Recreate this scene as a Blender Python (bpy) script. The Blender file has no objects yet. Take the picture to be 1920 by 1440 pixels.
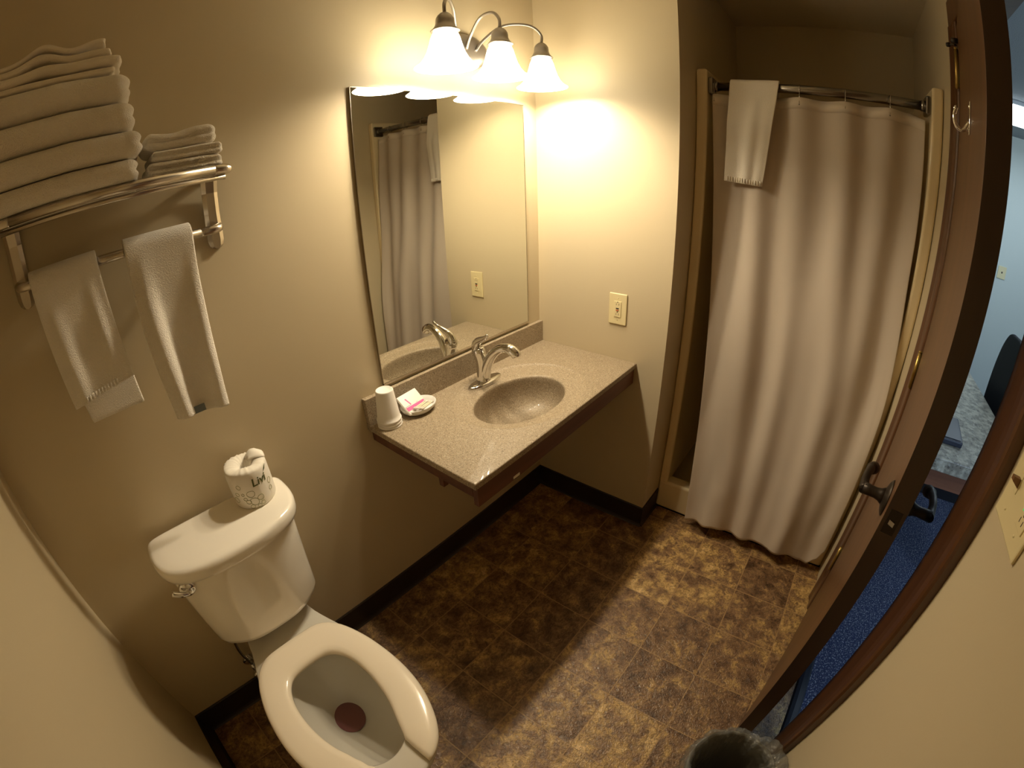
import bpy, bmesh, math, random
from mathutils import Vector, Matrix, noise
PI = math.pi
SC = bpy.context.scene
COL = SC.collection

# ---------------------------------------------------------------- camera
cd = bpy.data.cameras.new('camera')
cam = bpy.data.objects.new('camera', cd); COL.objects.link(cam); SC.camera = cam
yaw, pitch, roll = 0.7010, -0.4560, -0.0355
CAM = Vector((-1.6083, -1.1745, 1.5955))
fwd = Vector((math.cos(pitch)*math.cos(yaw), math.cos(pitch)*math.sin(yaw), math.sin(pitch)))
r0 = Vector((math.sin(yaw), -math.cos(yaw), 0)); u0 = r0.cross(fwd)
rt = r0*math.cos(roll) + u0*math.sin(roll); up = -r0*math.sin(roll) + u0*math.cos(roll)
cam.matrix_world = Matrix(((rt.x, up.x, -fwd.x, CAM.x), (rt.y, up.y, -fwd.y, CAM.y), (rt.z, up.z, -fwd.z, CAM.z), (0, 0, 0, 1)))
cd.type = 'PANO'; cd.sensor_fit = 'HORIZONTAL'; cd.sensor_width = 36.0; cd.sensor_height = 27.0
cd.clip_start = 0.01; cd.clip_end = 50
pc = cd if hasattr(cd, 'panorama_type') else cd.cycles
pc.panorama_type = 'FISHEYE_LENS_POLYNOMIAL'
pc.fisheye_fov = PI
pc.fisheye_polynomial_k0 = 0.0
pc.fisheye_polynomial_k1 = -6.42187331e-02
pc.fisheye_polynomial_k2 = -3.65568523e-05
pc.fisheye_polynomial_k3 = 2.15324656e-05
pc.fisheye_polynomial_k4 = -5.92101231e-07

# ---------------------------------------------------------------- world, exposure, lights
w = bpy.data.worlds.new('world'); SC.world = w; w.use_nodes = True
w.node_tree.nodes['Background'].inputs[0].default_value = (0.5, 0.6, 0.8, 1)
w.node_tree.nodes['Background'].inputs[1].default_value = 0.0
SC.view_settings.view_transform = 'Standard'; SC.view_settings.look = 'None'
SC.view_settings.gamma = 1.0; SC.view_settings.exposure = 0.0
SC.view_settings.use_curve_mapping = False
SC.cycles.use_denoising = True
SC.cycles.max_bounces = 10; SC.cycles.diffuse_bounces = 6; SC.cycles.glossy_bounces = 5
SC.cycles.transmission_bounces = 6; SC.cycles.sample_clamp_indirect = 4.0
SC.cycles.caustics_reflective = False; SC.cycles.caustics_refractive = False
LAMP = (1.0, 0.83, 0.58)
BULB_E = 780.0
SHADE_E = 17.0
SHADES = [(-0.665, -0.175), (-0.430, -0.180), (-0.190, -0.172)]
BEDROOM_W = 8.0

# ---------------------------------------------------------------- dimensions of the place
YR = -1.55          # bathroom face of the doorway wall
XL = -2.019         # near side wall
YB = -0.626         # side wall of the shower alcove
CEIL = 2.49
T, GX, GY = 0.2420, -0.6297, -0.4682
ZC = 0.857          # counter top
XV, DV = -0.98, -0.5055
BB = 0.1165

# ---------------------------------------------------------------- materials
def lin(c): return tuple((x/12.92 if x <= 0.04045 else ((x+0.055)/1.055)**2.4) for x in c) + (1.0,)
def mat(name, col, rough=0.5, metal=0.0, spec=0.5, bump=None, sheen=0, coat=0, noise_col=None, emit=None):
    m = bpy.data.materials.new(name); m.use_nodes = True
    nt = m.node_tree; b = nt.nodes['Principled BSDF']
    b.inputs['Base Color'].default_value = (*col[:3], 1); b.inputs['Roughness'].default_value = rough
    b.inputs['Metallic'].default_value = metal; b.inputs['Specular IOR Level'].default_value = spec
    if sheen: b.inputs['Sheen Weight'].default_value = sheen; b.inputs['Sheen Roughness'].default_value = 0.5
    if coat: b.inputs['Coat Weight'].default_value = coat; b.inputs['Coat Roughness'].default_value = 0.08
    tc = nt.nodes.new('ShaderNodeTexCoord')
    if bump:
        sc, st, dist = bump[:3]
        n = nt.nodes.new('ShaderNodeTexNoise'); n.inputs['Scale'].default_value = sc; n.inputs['Detail'].default_value = 3
        nt.links.new(tc.outputs['Object'], n.inputs['Vector'])
        bp = nt.nodes.new('ShaderNodeBump'); bp.inputs['Strength'].default_value = st; bp.inputs['Distance'].default_value = dist
        nt.links.new(n.outputs['Fac'], bp.inputs['Height']); nt.links.new(bp.outputs['Normal'], b.inputs['Normal'])
    if noise_col:
        sc, c2, lo, hi = noise_col
        n2 = nt.nodes.new('ShaderNodeTexNoise'); n2.inputs['Scale'].default_value = sc; n2.inputs['Detail'].default_value = 4
        nt.links.new(tc.outputs['Object'], n2.inputs['Vector'])
        rp = nt.nodes.new('ShaderNodeValToRGB')
        rp.color_ramp.elements[0].position = lo; rp.color_ramp.elements[0].color = (*col[:3], 1)
        rp.color_ramp.elements[1].position = hi; rp.color_ramp.elements[1].color = (*c2[:3], 1)
        nt.links.new(n2.outputs['Fac'], rp.inputs[0]); nt.links.new(rp.outputs[0], b.inputs['Base Color'])
    if emit:
        b.inputs['Emission Color'].default_value = (*emit[0][:3], 1); b.inputs['Emission Strength'].default_value = emit[1]
    return m

M = {}
M['wall'] = mat('wall_paint', (0.56, 0.475, 0.32), 0.40, spec=0.4, bump=(230, 0.10, 0.002))
M['ceiling'] = mat('ceiling_paint', (0.66, 0.58, 0.43), 0.9, bump=(160, 0.25, 0.003))
M['base'] = mat('dark_baseboard', (0.020, 0.012, 0.008), 0.45)
M['porcelain'] = mat('white_porcelain', (0.88, 0.84, 0.76), 0.10, spec=0.55, coat=0.4)
M['porcelain_in'] = mat('bowl_porcelain', (0.62, 0.60, 0.54), 0.12, spec=0.5)
M['seat'] = mat('seat_plastic', (0.86, 0.78, 0.65), 0.16, spec=0.5)
M['chrome'] = mat('chrome', (0.80, 0.79, 0.77), 0.07, 1.0)
M['nickel'] = mat('brushed_nickel', (0.62, 0.57, 0.50), 0.22, 1.0)
M['steel'] = mat('dull_steel', (0.30, 0.275, 0.24), 0.24, 1.0)
M['bronze'] = mat('oil_bronze', (0.030, 0.022, 0.016), 0.42, 0.6)
M['brass'] = mat('brass', (0.50, 0.36, 0.11), 0.35, 1.0)
M['fixture'] = mat('pewter_fixture', (0.33, 0.30, 0.27), 0.35, 0.85)
M['towel'] = mat('terry_cloth', (0.88, 0.83, 0.74), 1.0, spec=0.1, bump=(420, 0.9, 0.004), sheen=0.35)
M['thin_towel'] = mat('thin_terry', (0.84, 0.78, 0.68), 1.0, spec=0.1, bump=(520, 0.6, 0.002), sheen=0.25)
M['curtain'] = mat('curtain_cloth', (0.58, 0.50, 0.41), 0.75, spec=0.25, bump=(700, 0.15, 0.0008), sheen=0.2)
M['fiberglass'] = mat('shower_fiberglass', (0.80, 0.67, 0.43), 0.22, spec=0.5)
M['ivory'] = mat('ivory_plastic', (0.72, 0.62, 0.36), 0.35)
M['white_plastic'] = mat('white_plastic', (0.8, 0.79, 0.76), 0.35)
M['black'] = mat('black_plastic', (0.012, 0.012, 0.014), 0.4)
M['foam'] = mat('white_foam', (0.84, 0.82, 0.78), 0.6, bump=(300, 0.15, 0.001))
M['paper'] = mat('wrapping_paper', (0.80, 0.76, 0.68), 0.8)
M['print_green'] = mat('olive_print', (0.10, 0.11, 0.03), 0.8)
M['print_leaf'] = mat('leaf_print', (0.30, 0.30, 0.12), 0.8)
M['pink'] = mat('pink_print', (0.75, 0.12, 0.35), 0.6)
M['greyprint'] = mat('grey_print', (0.45, 0.45, 0.44), 0.7)
M['label_blue'] = mat('grey_blue_label', (0.16, 0.19, 0.21), 0.7)
M['cotton'] = mat('cream_cotton', (0.85, 0.80, 0.62), 0.9)
M['seam'] = mat('cream_stitch', (0.80, 0.74, 0.62), 0.9)
M['rubber'] = mat('navy_rubber', (0.012, 0.016, 0.028), 0.5)
M['darkhole'] = mat('dark_slot', (0.03, 0.015, 0.01), 0.6)
M['bed_wall'] = mat('bedroom_paint', (0.56, 0.60, 0.55), 0.7, bump=(200, 0.08, 0.002))
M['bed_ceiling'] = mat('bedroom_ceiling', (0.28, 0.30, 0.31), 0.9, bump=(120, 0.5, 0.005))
M['chair'] = mat('black_vinyl', (0.006, 0.006, 0.008), 0.6, spec=0.25)
M['navy'] = mat('navy_plastic', (0.008, 0.011, 0.026), 0.45)

def wood(name, c1, c2, rough=0.35, axis=2, scale=14, coat=0.25):
    m = bpy.data.materials.new(name); m.use_nodes = True; nt = m.node_tree; b = nt.nodes['Principled BSDF']
    tc = nt.nodes.new('ShaderNodeTexCoord'); mp = nt.nodes.new('ShaderNodeMapping')
    s = [scale]*3; s[axis] = scale*0.06; mp.inputs['Scale'].default_value = s
    nt.links.new(tc.outputs['Object'], mp.inputs[0])
    n = nt.nodes.new('ShaderNodeTexNoise'); n.inputs['Scale'].default_value = 1.5; n.inputs['Detail'].default_value = 5; n.inputs['Distortion'].default_value = 0.6
    nt.links.new(mp.outputs[0], n.inputs['Vector'])
    rp = nt.nodes.new('ShaderNodeValToRGB'); rp.color_ramp.elements[0].position = 0.35; rp.color_ramp.elements[1].position = 0.68
    rp.color_ramp.elements[0].color = (*c1, 1); rp.color_ramp.elements[1].color = (*c2, 1)
    nt.links.new(n.outputs['Fac'], rp.inputs[0]); nt.links.new(rp.outputs[0], b.inputs['Base Color'])
    b.inputs['Roughness'].default_value = rough; b.inputs['Coat Weight'].default_value = coat; b.inputs['Coat Roughness'].default_value = 0.2
    return m
M['door'] = wood('door_wood', (0.080, 0.033, 0.010), (0.112, 0.048, 0.016), 0.45)
M['door_edge'] = wood('door_edge_dark', (0.030, 0.014, 0.006), (0.045, 0.021, 0.009), 0.5)
M['casing'] = wood('casing_wood', (0.070, 0.028, 0.010), (0.105, 0.043, 0.016), 0.34)
M['apron'] = wood('vanity_wood', (0.085, 0.028, 0.014), (0.14, 0.05, 0.025), 0.5, axis=0, coat=0.05)
M['desk_wood'] = wood('desk_wood', (0.16, 0.06, 0.03), (0.25, 0.10, 0.05), 0.4, axis=1)

def floor_mat():
    m = bpy.data.materials.new('vinyl_tile'); m.use_nodes = True; nt = m.node_tree; b = nt.nodes['Principled BSDF']
    N, L = nt.nodes, nt.links
    tc = N.new('ShaderNodeTexCoord'); sep = N.new('ShaderNodeSeparateXYZ'); L.new(tc.outputs['Object'], sep.inputs[0])
    def ma(op, a, bb=None, cc=None):
        n = N.new('ShaderNodeMath'); n.operation = op
        for i, v in enumerate((a, bb, cc)):
            if v is None: continue
            if isinstance(v, (int, float)): n.inputs[i].default_value = v
            else: L.new(v, n.inputs[i])
        return n.outputs[0]
    u = ma('DIVIDE', ma('SUBTRACT', sep.outputs[0], GX), T); v = ma('DIVIDE', ma('SUBTRACT', sep.outputs[1], GY), T)
    fu, fv = ma('FLOOR', u), ma('FLOOR', v)
    def edge(x, f):
        d = ma('SUBTRACT', x, f); return ma('MINIMUM', d, ma('SUBTRACT', 1.0, d))
    e = ma('MINIMUM', edge(u, fu), edge(v, fv))
    grout = ma('LESS_THAN', e, 0.0085)
    cmb = N.new('ShaderNodeCombineXYZ'); L.new(fu, cmb.inputs[0]); L.new(fv, cmb.inputs[1])
    wn = N.new('ShaderNodeTexWhiteNoise'); wn.noise_dimensions = '3D'; L.new(cmb.outputs[0], wn.inputs['Vector'])
    off = N.new('ShaderNodeVectorMath'); off.operation = 'MULTIPLY_ADD'
    L.new(wn.outputs['Color'], off.inputs[0]); off.inputs[1].default_value = (9, 9, 9); L.new(tc.outputs['Object'], off.inputs[2])
    n1 = N.new('ShaderNodeTexNoise'); n1.inputs['Scale'].default_value = 15; n1.inputs['Detail'].default_value = 9; n1.inputs['Roughness'].default_value = 0.70; n1.inputs['Distortion'].default_value = 0.35
    L.new(off.outputs[0], n1.inputs['Vector'])
    rp = N.new('ShaderNodeValToRGB'); cr = rp.color_ramp
    cr.elements[0].position = 0.30; cr.elements[0].color = (0.069, 0.034, 0.014, 1)
    cr.elements[1].position = 0.80; cr.elements[1].color = (0.900, 0.650, 0.325, 1)
    for p, c in ((0.40, (0.156, 0.083, 0.037, 1)), (0.50, (0.263, 0.156, 0.077, 1)), (0.60, (0.500, 0.325, 0.119, 1))):
        x = cr.elements.new(p); x.color = c
    tv = ma('MULTIPLY_ADD', ma('SUBTRACT', wn.outputs['Value'], 0.5), 0.13, n1.outputs['Fac'])
    L.new(tv, rp.inputs[0])
    # fine pits
    n2 = N.new('ShaderNodeTexNoise'); n2.inputs['Scale'].default_value = 55; n2.inputs['Detail'].default_value = 4; n2.inputs['Distortion'].default_value = 1.6
    L.new(off.outputs[0], n2.inputs['Vector'])
    n3 = N.new('ShaderNodeTexNoise'); n3.inputs['Scale'].default_value = 130; n3.inputs['Detail'].default_value = 2; n3.inputs['Distortion'].default_value = 1.2
    L.new(off.outputs[0], n3.inputs['Vector'])
    mx = N.new('ShaderNodeMix'); mx.data_type = 'RGBA'; mx.blend_type = 'MULTIPLY'
    r2 = N.new('ShaderNodeValToRGB'); r2.color_ramp.elements[0].position = 0.36; r2.color_ramp.elements[0].color = (0.38, 0.33, 0.28, 1); r2.color_ramp.elements[1].position = 0.55; r2.color_ramp.elements[1].color = (1.12, 1.1, 1.05, 1)
    L.new(n2.outputs['Fac'], r2.inputs[0]); mx.inputs[0].default_value = 0.7
    L.new(rp.outputs[0], mx.inputs[6]); L.new(r2.outputs[0], mx.inputs[7])
    mg = N.new('ShaderNodeMix'); mg.data_type = 'RGBA'; L.new(grout, mg.inputs[0]); L.new(mx.outputs[2], mg.inputs[6]); mg.inputs[7].default_value = (0.40, 0.25, 0.11, 1)
    L.new(mg.outputs[2], b.inputs['Base Color'])
    h = ma('ADD', ma('MULTIPLY', n2.outputs['Fac'], 0.7), ma('MULTIPLY', n3.outputs['Fac'], 0.6))
    h2 = ma('SUBTRACT', h, ma('MULTIPLY', grout, 0.7))
    bp = N.new('ShaderNodeBump'); bp.inputs['Strength'].default_value = 0.8; bp.inputs['Distance'].default_value = 0.005
    L.new(h2, bp.inputs['Height']); L.new(bp.outputs[0], b.inputs['Normal'])
    b.inputs['Roughness'].default_value = 0.33; b.inputs['Specular IOR Level'].default_value = 0.6; b.inputs['Coat Weight'].default_value = 0.22; b.inputs['Coat Roughness'].default_value = 0.14; L.new(bp.outputs[0], b.inputs['Coat Normal'])
    return m
M['floor'] = floor_mat()

def speckle(name, base, dark, light, scale=260, rough=0.3, big=None):
    m = bpy.data.materials.new(name); m.use_nodes = True; nt = m.node_tree; b = nt.nodes['Principled BSDF']; N, L = nt.nodes, nt.links
    tc = N.new('ShaderNodeTexCoord')
    v = N.new('ShaderNodeTexVoronoi'); v.inputs['Scale'].default_value = scale; L.new(tc.outputs['Object'], v.inputs['Vector'])
    hs = N.new('ShaderNodeSeparateColor'); L.new(v.outputs['Color'], hs.inputs[0])
    rp = N.new('ShaderNodeValToRGB'); cr = rp.color_ramp; cr.interpolation = 'CONSTANT'
    cr.elements[0].position = 0; cr.elements[0].color = (*dark, 1)
    cr.elements[1].position = 0.14; cr.elements[1].color = (*base, 1)
    x = cr.elements.new(0.5); x.color = (base[0]*1.08, base[1]*1.06, base[2]*1.02, 1)
    x = cr.elements.new(0.78); x.color = (base[0]*0.86, base[1]*0.86, base[2]*0.85, 1)
    x = cr.elements.new(0.94); x.color = (*light, 1)
    L.new(hs.outputs[0], rp.inputs[0])
    out = rp.outputs[0]
    if big:
        n = N.new('ShaderNodeTexNoise'); n.inputs['Scale'].default_value = big[0]; n.inputs['Detail'].default_value = 5; L.new(tc.outputs['Object'], n.inputs['Vector'])
        r2 = N.new('ShaderNodeValToRGB'); r2.color_ramp.elements[0].position = 0.42; r2.color_ramp.elements[1].position = 0.6
        r2.color_ramp.elements[0].color = (*big[1], 1); r2.color_ramp.elements[1].color = (*big[2], 1); L.new(n.outputs['Fac'], r2.inputs[0])
        mx = N.new('ShaderNodeMix'); mx.data_type = 'RGBA'; mx.inputs[0].default_value = 0.65; L.new(out, mx.inputs[6]); L.new(r2.outputs[0], mx.inputs[7]); out = mx.outputs[2]
    L.new(out, b.inputs['Base Color']); b.inputs['Roughness'].default_value = rough
    return m
M['granite'] = speckle('speckled_solid_surface', (0.335, 0.270, 0.190), (0.19, 0.145, 0.095), (0.50, 0.43, 0.32), 450, 0.50)
_b = M['granite'].node_tree.nodes['Principled BSDF']; _b.inputs['Specular IOR Level'].default_value = 0.3; _b.inputs['Coat Weight'].default_value = 0.10; _b.inputs['Coat Roughness'].default_value = 0.05
M['desk_stone'] = speckle('desk_laminate', (0.44, 0.40, 0.32), (0.10, 0.09, 0.08), (0.7, 0.68, 0.6), 110, 0.35, big=(24, (0.16, 0.14, 0.11), (0.52, 0.48, 0.38)))
M['carpet'] = mat('blue_carpet', (0.035, 0.055, 0.16), 1.0, spec=0.1, bump=(330, 1.0, 0.01), noise_col=(150, (0.46, 0.50, 0.62), 0.52, 0.64), sheen=0.2)
def emis(name, col, s):
    m = bpy.data.materials.new(name); m.use_nodes = True; nt = m.node_tree; nt.nodes.remove(nt.nodes['Principled BSDF'])
    e = nt.nodes.new('ShaderNodeEmission'); e.inputs[0].default_value = (*col, 1); e.inputs[1].default_value = s
    nt.links.new(e.outputs[0], nt.nodes['Material Output'].inputs[0]); return m
M['shade_glow'] = emis('lit_frosted_glass', (1.0, 0.86, 0.60), SHADE_E)
M['bulb'] = emis('lit_bulb', LAMP, BULB_E)
M['tube_glow'] = emis('lit_diffuser', (0.80, 0.92, 1.0), 6.0)
def mirror_mat():
    m = mat('mirror_silver', (0.88, 0.89, 0.84), 0.0, 1.0); return m
M['mirror'] = mirror_mat()
def liner_mat():
    m = mat('clear_liner', (0.24, 0.245, 0.23), 0.25, spec=0.8, bump=(38, 1.0, 0.02))
    b = m.node_tree.nodes['Principled BSDF']; b.inputs['Alpha'].default_value = 0.42; return m
M['liner'] = liner_mat()
M['bin'] = mat('bin_plastic', (0.10, 0.09, 0.07), 0.5)
def water_mat():
    m = mat('bowl_water', (0.20, 0.085, 0.085), 0.05, spec=0.4); return m
M['water'] = water_mat()

# ---------------------------------------------------------------- mesh helpers
def link(name, me, m, parent=None, smooth=False, kind=None, label=None, cat=None, group=None):
    if smooth:
        for p in me.polygons: p.use_smooth = True
    if m is not None: me.materials.append(m)
    o = bpy.data.objects.new(name, me); COL.objects.link(o)
    if parent is not None: o.parent = parent; o.matrix_parent_inverse = Matrix.Identity(4); o.location = -PLOC.get(parent.name, Vector((0, 0, 0)))
    if kind: o['kind'] = kind
    if label: o['label'] = label
    if cat: o['category'] = cat
    if group: o['group'] = group
    return o
PLOC = {}
def wloc(o):
    v = Vector((0, 0, 0)); 
    while o is not None: v = v + o.location; o = o.parent
    return v
def obj(name, bm, m, parent=None, smooth=False, **kw):
    me = bpy.data.meshes.new(name)
    bmesh.ops.recalc_face_normals(bm, faces=bm.faces[:]) if kw.pop('recalc', True) else None
    bm.to_mesh(me); bm.free()
    if smooth:
        for p in me.polygons: p.use_smooth = True
    me.materials.append(m)
    o = bpy.data.objects.new(name, me); COL.objects.link(o)
    if parent is not None:
        o.parent = parent; o.location = -wloc(parent)      # meshes are built in world coordinates
    for k, v in kw.items():
        if k == 'cat': k = 'category'
        if v: o[k] = v
    return o
def empty(name, loc, label, cat, group=None):
    o = bpy.data.objects.new(name, None); COL.objects.link(o); o.location = loc; o.empty_display_size = 0.05
    o['label'] = label; o['category'] = cat
    if group: o['group'] = group
    return o
def smoothmod(o, lv=2):
    s = o.modifiers.new('sub', 'SUBSURF'); s.levels = lv; s.render_levels = lv
def box(bm, x0, x1, y0, y1, z0, z1, bev=0, seg=2):
    r = bmesh.ops.create_cube(bm, size=1.0); vs = r['verts']
    for v in vs:
        v.co.x = x0 + (v.co.x+0.5)*(x1-x0); v.co.y = y0 + (v.co.y+0.5)*(y1-y0); v.co.z = z0 + (v.co.z+0.5)*(z1-z0)
    if bev:
        es = list({e for v in vs for e in v.link_edges})
        bmesh.ops.bevel(bm, geom=es, offset=bev, segments=seg, profile=0.5, affect='EDGES')
    return bm
def nb(*a, **k): return box(bmesh.new(), *a, **k)
def lathe(bm, prof, c, n=32, axis='z', cap0=False, cap1=False, sx=1.0, sy=1.0, mtx=None):
    rings = []
    for r, h in prof:
        ring = []
        for i in range(n):
            a = 2*PI*i/n; p = Vector((r*sx*math.cos(a), r*sy*math.sin(a), h))
            if axis == 'x': p = Vector((p.z, p.x, p.y))
            if axis == 'y': p = Vector((p.x, p.z, p.y))
            if mtx: p = mtx @ p
            ring.append(bm.verts.new(p + Vector(c)))
        rings.append(ring)
    for a, b in zip(rings, rings[1:]):
        for i in range(n): bm.faces.new((a[i], a[(i+1) % n], b[(i+1) % n], b[i]))
    if cap0: bm.faces.new(rings[0][::-1])
    if cap1: bm.faces.new(rings[-1])
    return bm
def spline(pts, n=8):
    out = []; P = [Vector(p) for p in pts]; P = [P[0]*2-P[1]] + P + [P[-1]*2-P[-2]]
    for i in range(1, len(P)-2):
        for k in range(n):
            t = k/n; a, b, c, d = P[i-1:i+3]
            out.append(0.5*((2*b)+(c-a)*t+(2*a-5*b+4*c-d)*t*t+(3*b-a-3*c+d)*t**3))
    out.append(P[-2]); return out
def tube(bm, pts, r, n=12, caps=True, flat=1.0, side=None):
    rings = []; m = len(pts); N0 = None
    for i, p in enumerate(pts):
        t = (pts[min(i+1, m-1)] - pts[max(i-1, 0)]).normalized()
        if N0 is None:
            N0 = (Vector(side) if side else (Vector((0, 0, 1)) if abs(t.z) < 0.9 else Vector((1, 0, 0))))
        N0 = (N0 - t*N0.dot(t)).normalized(); B = t.cross(N0)
        rr = r[i] if isinstance(r, (list, tuple)) else r
        ff = flat[i] if isinstance(flat, (list, tuple)) else flat
        rings.append([bm.verts.new(p + N0*(rr*math.cos(2*PI*k/n)) + B*(rr*ff*math.sin(2*PI*k/n))) for k in range(n)])
    for a, b in zip(rings, rings[1:]):
        for i in range(n): bm.faces.new((a[i], a[(i+1) % n], b[(i+1) % n], b[i]))
    if caps: bm.faces.new(rings[0][::-1]); bm.faces.new(rings[-1])
    return bm
def V(*a): return Vector(a)
def loft(bm, rings, closed=True, cap0=False, cap1=False):
    R = [[bm.verts.new(p) for p in r] for r in rings]; n = len(R[0])
    for a, b in zip(R, R[1:]):
        for i in range(n if closed else n-1): bm.faces.new((a[i], a[(i+1) % n], b[(i+1) % n], b[i]))
    if cap0: bm.faces.new(R[0][::-1])
    if cap1: bm.faces.new(R[-1])
    return bm
def prism(bm, pts, z0, z1, axis='z'):
    def q(p, h): return Vector((p[0], p[1], h)) if axis == 'z' else (Vector((h, p[0], p[1])) if axis == 'x' else Vector((p[0], h, p[1])))
    return loft(bm, [[q(p, z0) for p in pts], [q(p, z1) for p in pts]], cap0=True, cap1=True)
def fbm(p, s, seed=0): return noise.noise(Vector(p)*s + Vector((seed*7.3, seed*3.1, seed*5.7)))
def bend_box(x0, x1, y0, y1, z0, z1, r, fn=None, nx=60, ny=30, nz=10):
    """Soft rounded slab: a fine gridded box whose edges are rolled to radius r, then moved by fn(p)."""
    bm = bmesh.new(); cx, cy, cz = (x0+x1)/2, (y0+y1)/2, (z0+z1)/2; a, b, c = (x1-x0)/2, (y1-y0)/2, (z1-z0)/2
    cache = {}
    def vert(i, j, k):
        key = (i, j, k)
        if key not in cache:
            p = Vector(((2*i/nx-1)*a, (2*j/ny-1)*b, (2*k/nz-1)*c))
            rr = min(r, a, b, c)
            q = Vector((max(-(a-rr), min(a-rr, p.x)), max(-(b-rr), min(b-rr, p.y)), max(-(c-rr), min(c-rr, p.z))))
            d = p-q
            if d.length > 1e-9: p = q + d.normalized()*rr*min(1, max(abs(d.x), abs(d.y), abs(d.z))/rr)
            p += Vector((cx, cy, cz))
            if fn: p = fn(p)
            cache[key] = bm.verts.new(p)
        return cache[key]
    for i in range(nx):
        for j in range(ny):
            for k in (0, nz): bm.faces.new((vert(i, j, k), vert(i+1, j, k), vert(i+1, j+1, k), vert(i, j+1, k)))
    for i in range(nx):
        for k in range(nz):
            for j in (0, ny): bm.faces.new((vert(i, j, k), vert(i+1, j, k), vert(i+1, j, k+1), vert(i, j, k+1)))
    for j in range(ny):
        for k in range(nz):
            for i in (0, nx): bm.faces.new((vert(i, j, k), vert(i, j+1, k), vert(i, j+1, k+1), vert(i, j, k+1)))
    return bm

# ---------------------------------------------------------------- the setting
S = dict(kind='structure')
obj('floor', nb(XL-.12, 0.19, -1.60, 0.10, -.05, 0.0), M['floor'], **S)
obj('ceiling', nb(XL-.12, 0.0, -1.66, 0.10, CEIL, CEIL+.06), M['ceiling'], **S)
obj('ceiling', nb(0.0, 1.06, YR-.11, YB+.10, CEIL, CEIL+.06), M['ceiling'], **S)
obj('wall_left', nb(XL-.12, 0.12, 0.0, 0.10, 0, CEIL), M['wall'], **S)
obj('wall_back', nb(0.0, 0.12, YB+.10, 0.0, 0, CEIL), M['wall'], **S)
obj('wall_alcove_side', nb(0.0, 1.06, YB, YB+.10, 0, CEIL), M['wall'], **S)
obj('wall_alcove_back', nb(0.95, 1.06, YR-.11, YB, 0, CEIL), M['wall'], **S)
obj('wall_near', nb(XL-.12, XL, YR-.11, 0.0, 0, CEIL), M['wall'], **S)
# doorway wall: near part, far part, above the doorway
DX0, DX1, DH = -0.800, -0.085, 2.21
obj('wall_right', nb(XL, DX0, YR-.11, YR, 0, CEIL), M['wall'], **S)
obj('wall_right', nb(DX1, 0.95, YR-.11, YR, 0, CEIL), M['wall'], **S)
obj('wall_right', nb(DX0, DX1, YR-.11, YR, DH, CEIL), M['wall'], **S)
# dark vinyl baseboards with a small coved toe
def baseboard(name, p0, p1, n):
    bm = bmesh.new(); p0, p1, n = V(*p0, 0), V(*p1, 0), V(*n, 0)
    prof = [(0.0, 0.0), (0.016, 0.0), (0.011, 0.006), (0.007, 0.016), (0.006, BB-.004), (0.003, BB), (0.0, BB)]
    loft(bm, [[p + n*d + V(0, 0, h) for d, h in prof] for p in (p0, p1)], cap0=True, cap1=True)
    obj(name, bm, M['base'], **S)
baseboard('baseboard_left', (XL, 0), (0, 0), (0, -1))
baseboard('baseboard_back', (0, 0), (0, YB-.007), (-1, 0))
baseboard('baseboard_alcove', (-.007, YB), (0.188, YB), (0, -1))
baseboard('baseboard_near', (XL, 0), (XL, YR), (1, 0))
baseboard('baseboard_right', (XL, YR), (-.93, YR), (0, 1))

# door frame: jambs, stops and moulded casings
def casing(x_in, x_out, name):
    s = 1 if x_out > x_in else -1; wd = abs(x_out-x_in)
    prof = [(0, 0), (0, .013), (.006, .017), (.018, .018), (wd*.45, .0155), (wd*.62, .0165), (wd-.014, .022), (wd-.004, .021), (wd, .016), (wd, 0)]
    bm = bmesh.new()
    loft(bm, [[V(x_in + s*a, YR + b, z) for a, b in prof] for z in (0, DH + .0)], cap0=True, cap1=True)
    return obj(name, bm, M['casing'], **S)
casing(-.818, -.930, 'trim_1')
casing(-.100, -.008, 'trim_2')
bm = bmesh.new(); box(bm, -.930, -.008, YR, YR+.018, DH-.006, DH+.09, .004); obj('trim_3', bm, M['casing'], **S)
bm = bmesh.new()
box(bm, DX0-.004, DX0+.014, YR-.115, YR+.002, 0, DH)
box(bm, DX1-.014, DX1+.004, YR-.115, YR+.002, 0, DH)
box(bm, DX0, DX1, YR-.115, YR+.002, DH-.018, DH+.002)
box(bm, DX0+.014, DX0+.025, YR-.095, YR-.052, 0, DH-.018); box(bm, DX1-.025, DX1-.014, YR-.095, YR-.052, 0, DH-.018)
obj('trim_4', bm, M['casing'], **S)
bm = bmesh.new()
prism(bm, [(YR-.078, 0), (YR-.078, .004), (YR-.070, .009), (YR-.050, .011), (YR-.036, .007), (YR-.029, .0)], DX0, DX1, 'x')
obj('trim_5', bm, M['rubber'], **S)

# bedroom beyond the doorway
BY = YR-.11
obj('bedroom_floor', nb(-1.6, 2.72, -3.9, YR-.05, -.05, 0.001), M['carpet'], kind='structure')
obj('wall_bedroom_far', nb(2.62, 2.72, -3.9, BY, 0, 2.50), M['bed_wall'], **S)
obj('wall_bedroom_side', nb(1.06, 2.72, BY, BY+.10, 0, 2.50), M['bed_wall'], **S)
obj('wall_bedroom_near', nb(-1.7, -1.6, -3.9, BY, 0, 2.50), M['bed_wall'], **S)
obj('wall_bedroom_end', nb(-1.7, 2.72, -4.0, -3.9, 0, 2.50), M['bed_wall'], **S)
obj('bedroom_ceiling', nb(-1.7, 2.72, -4.0, BY, 2.44, 2.50), M['bed_ceiling'], kind='structure')

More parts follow.
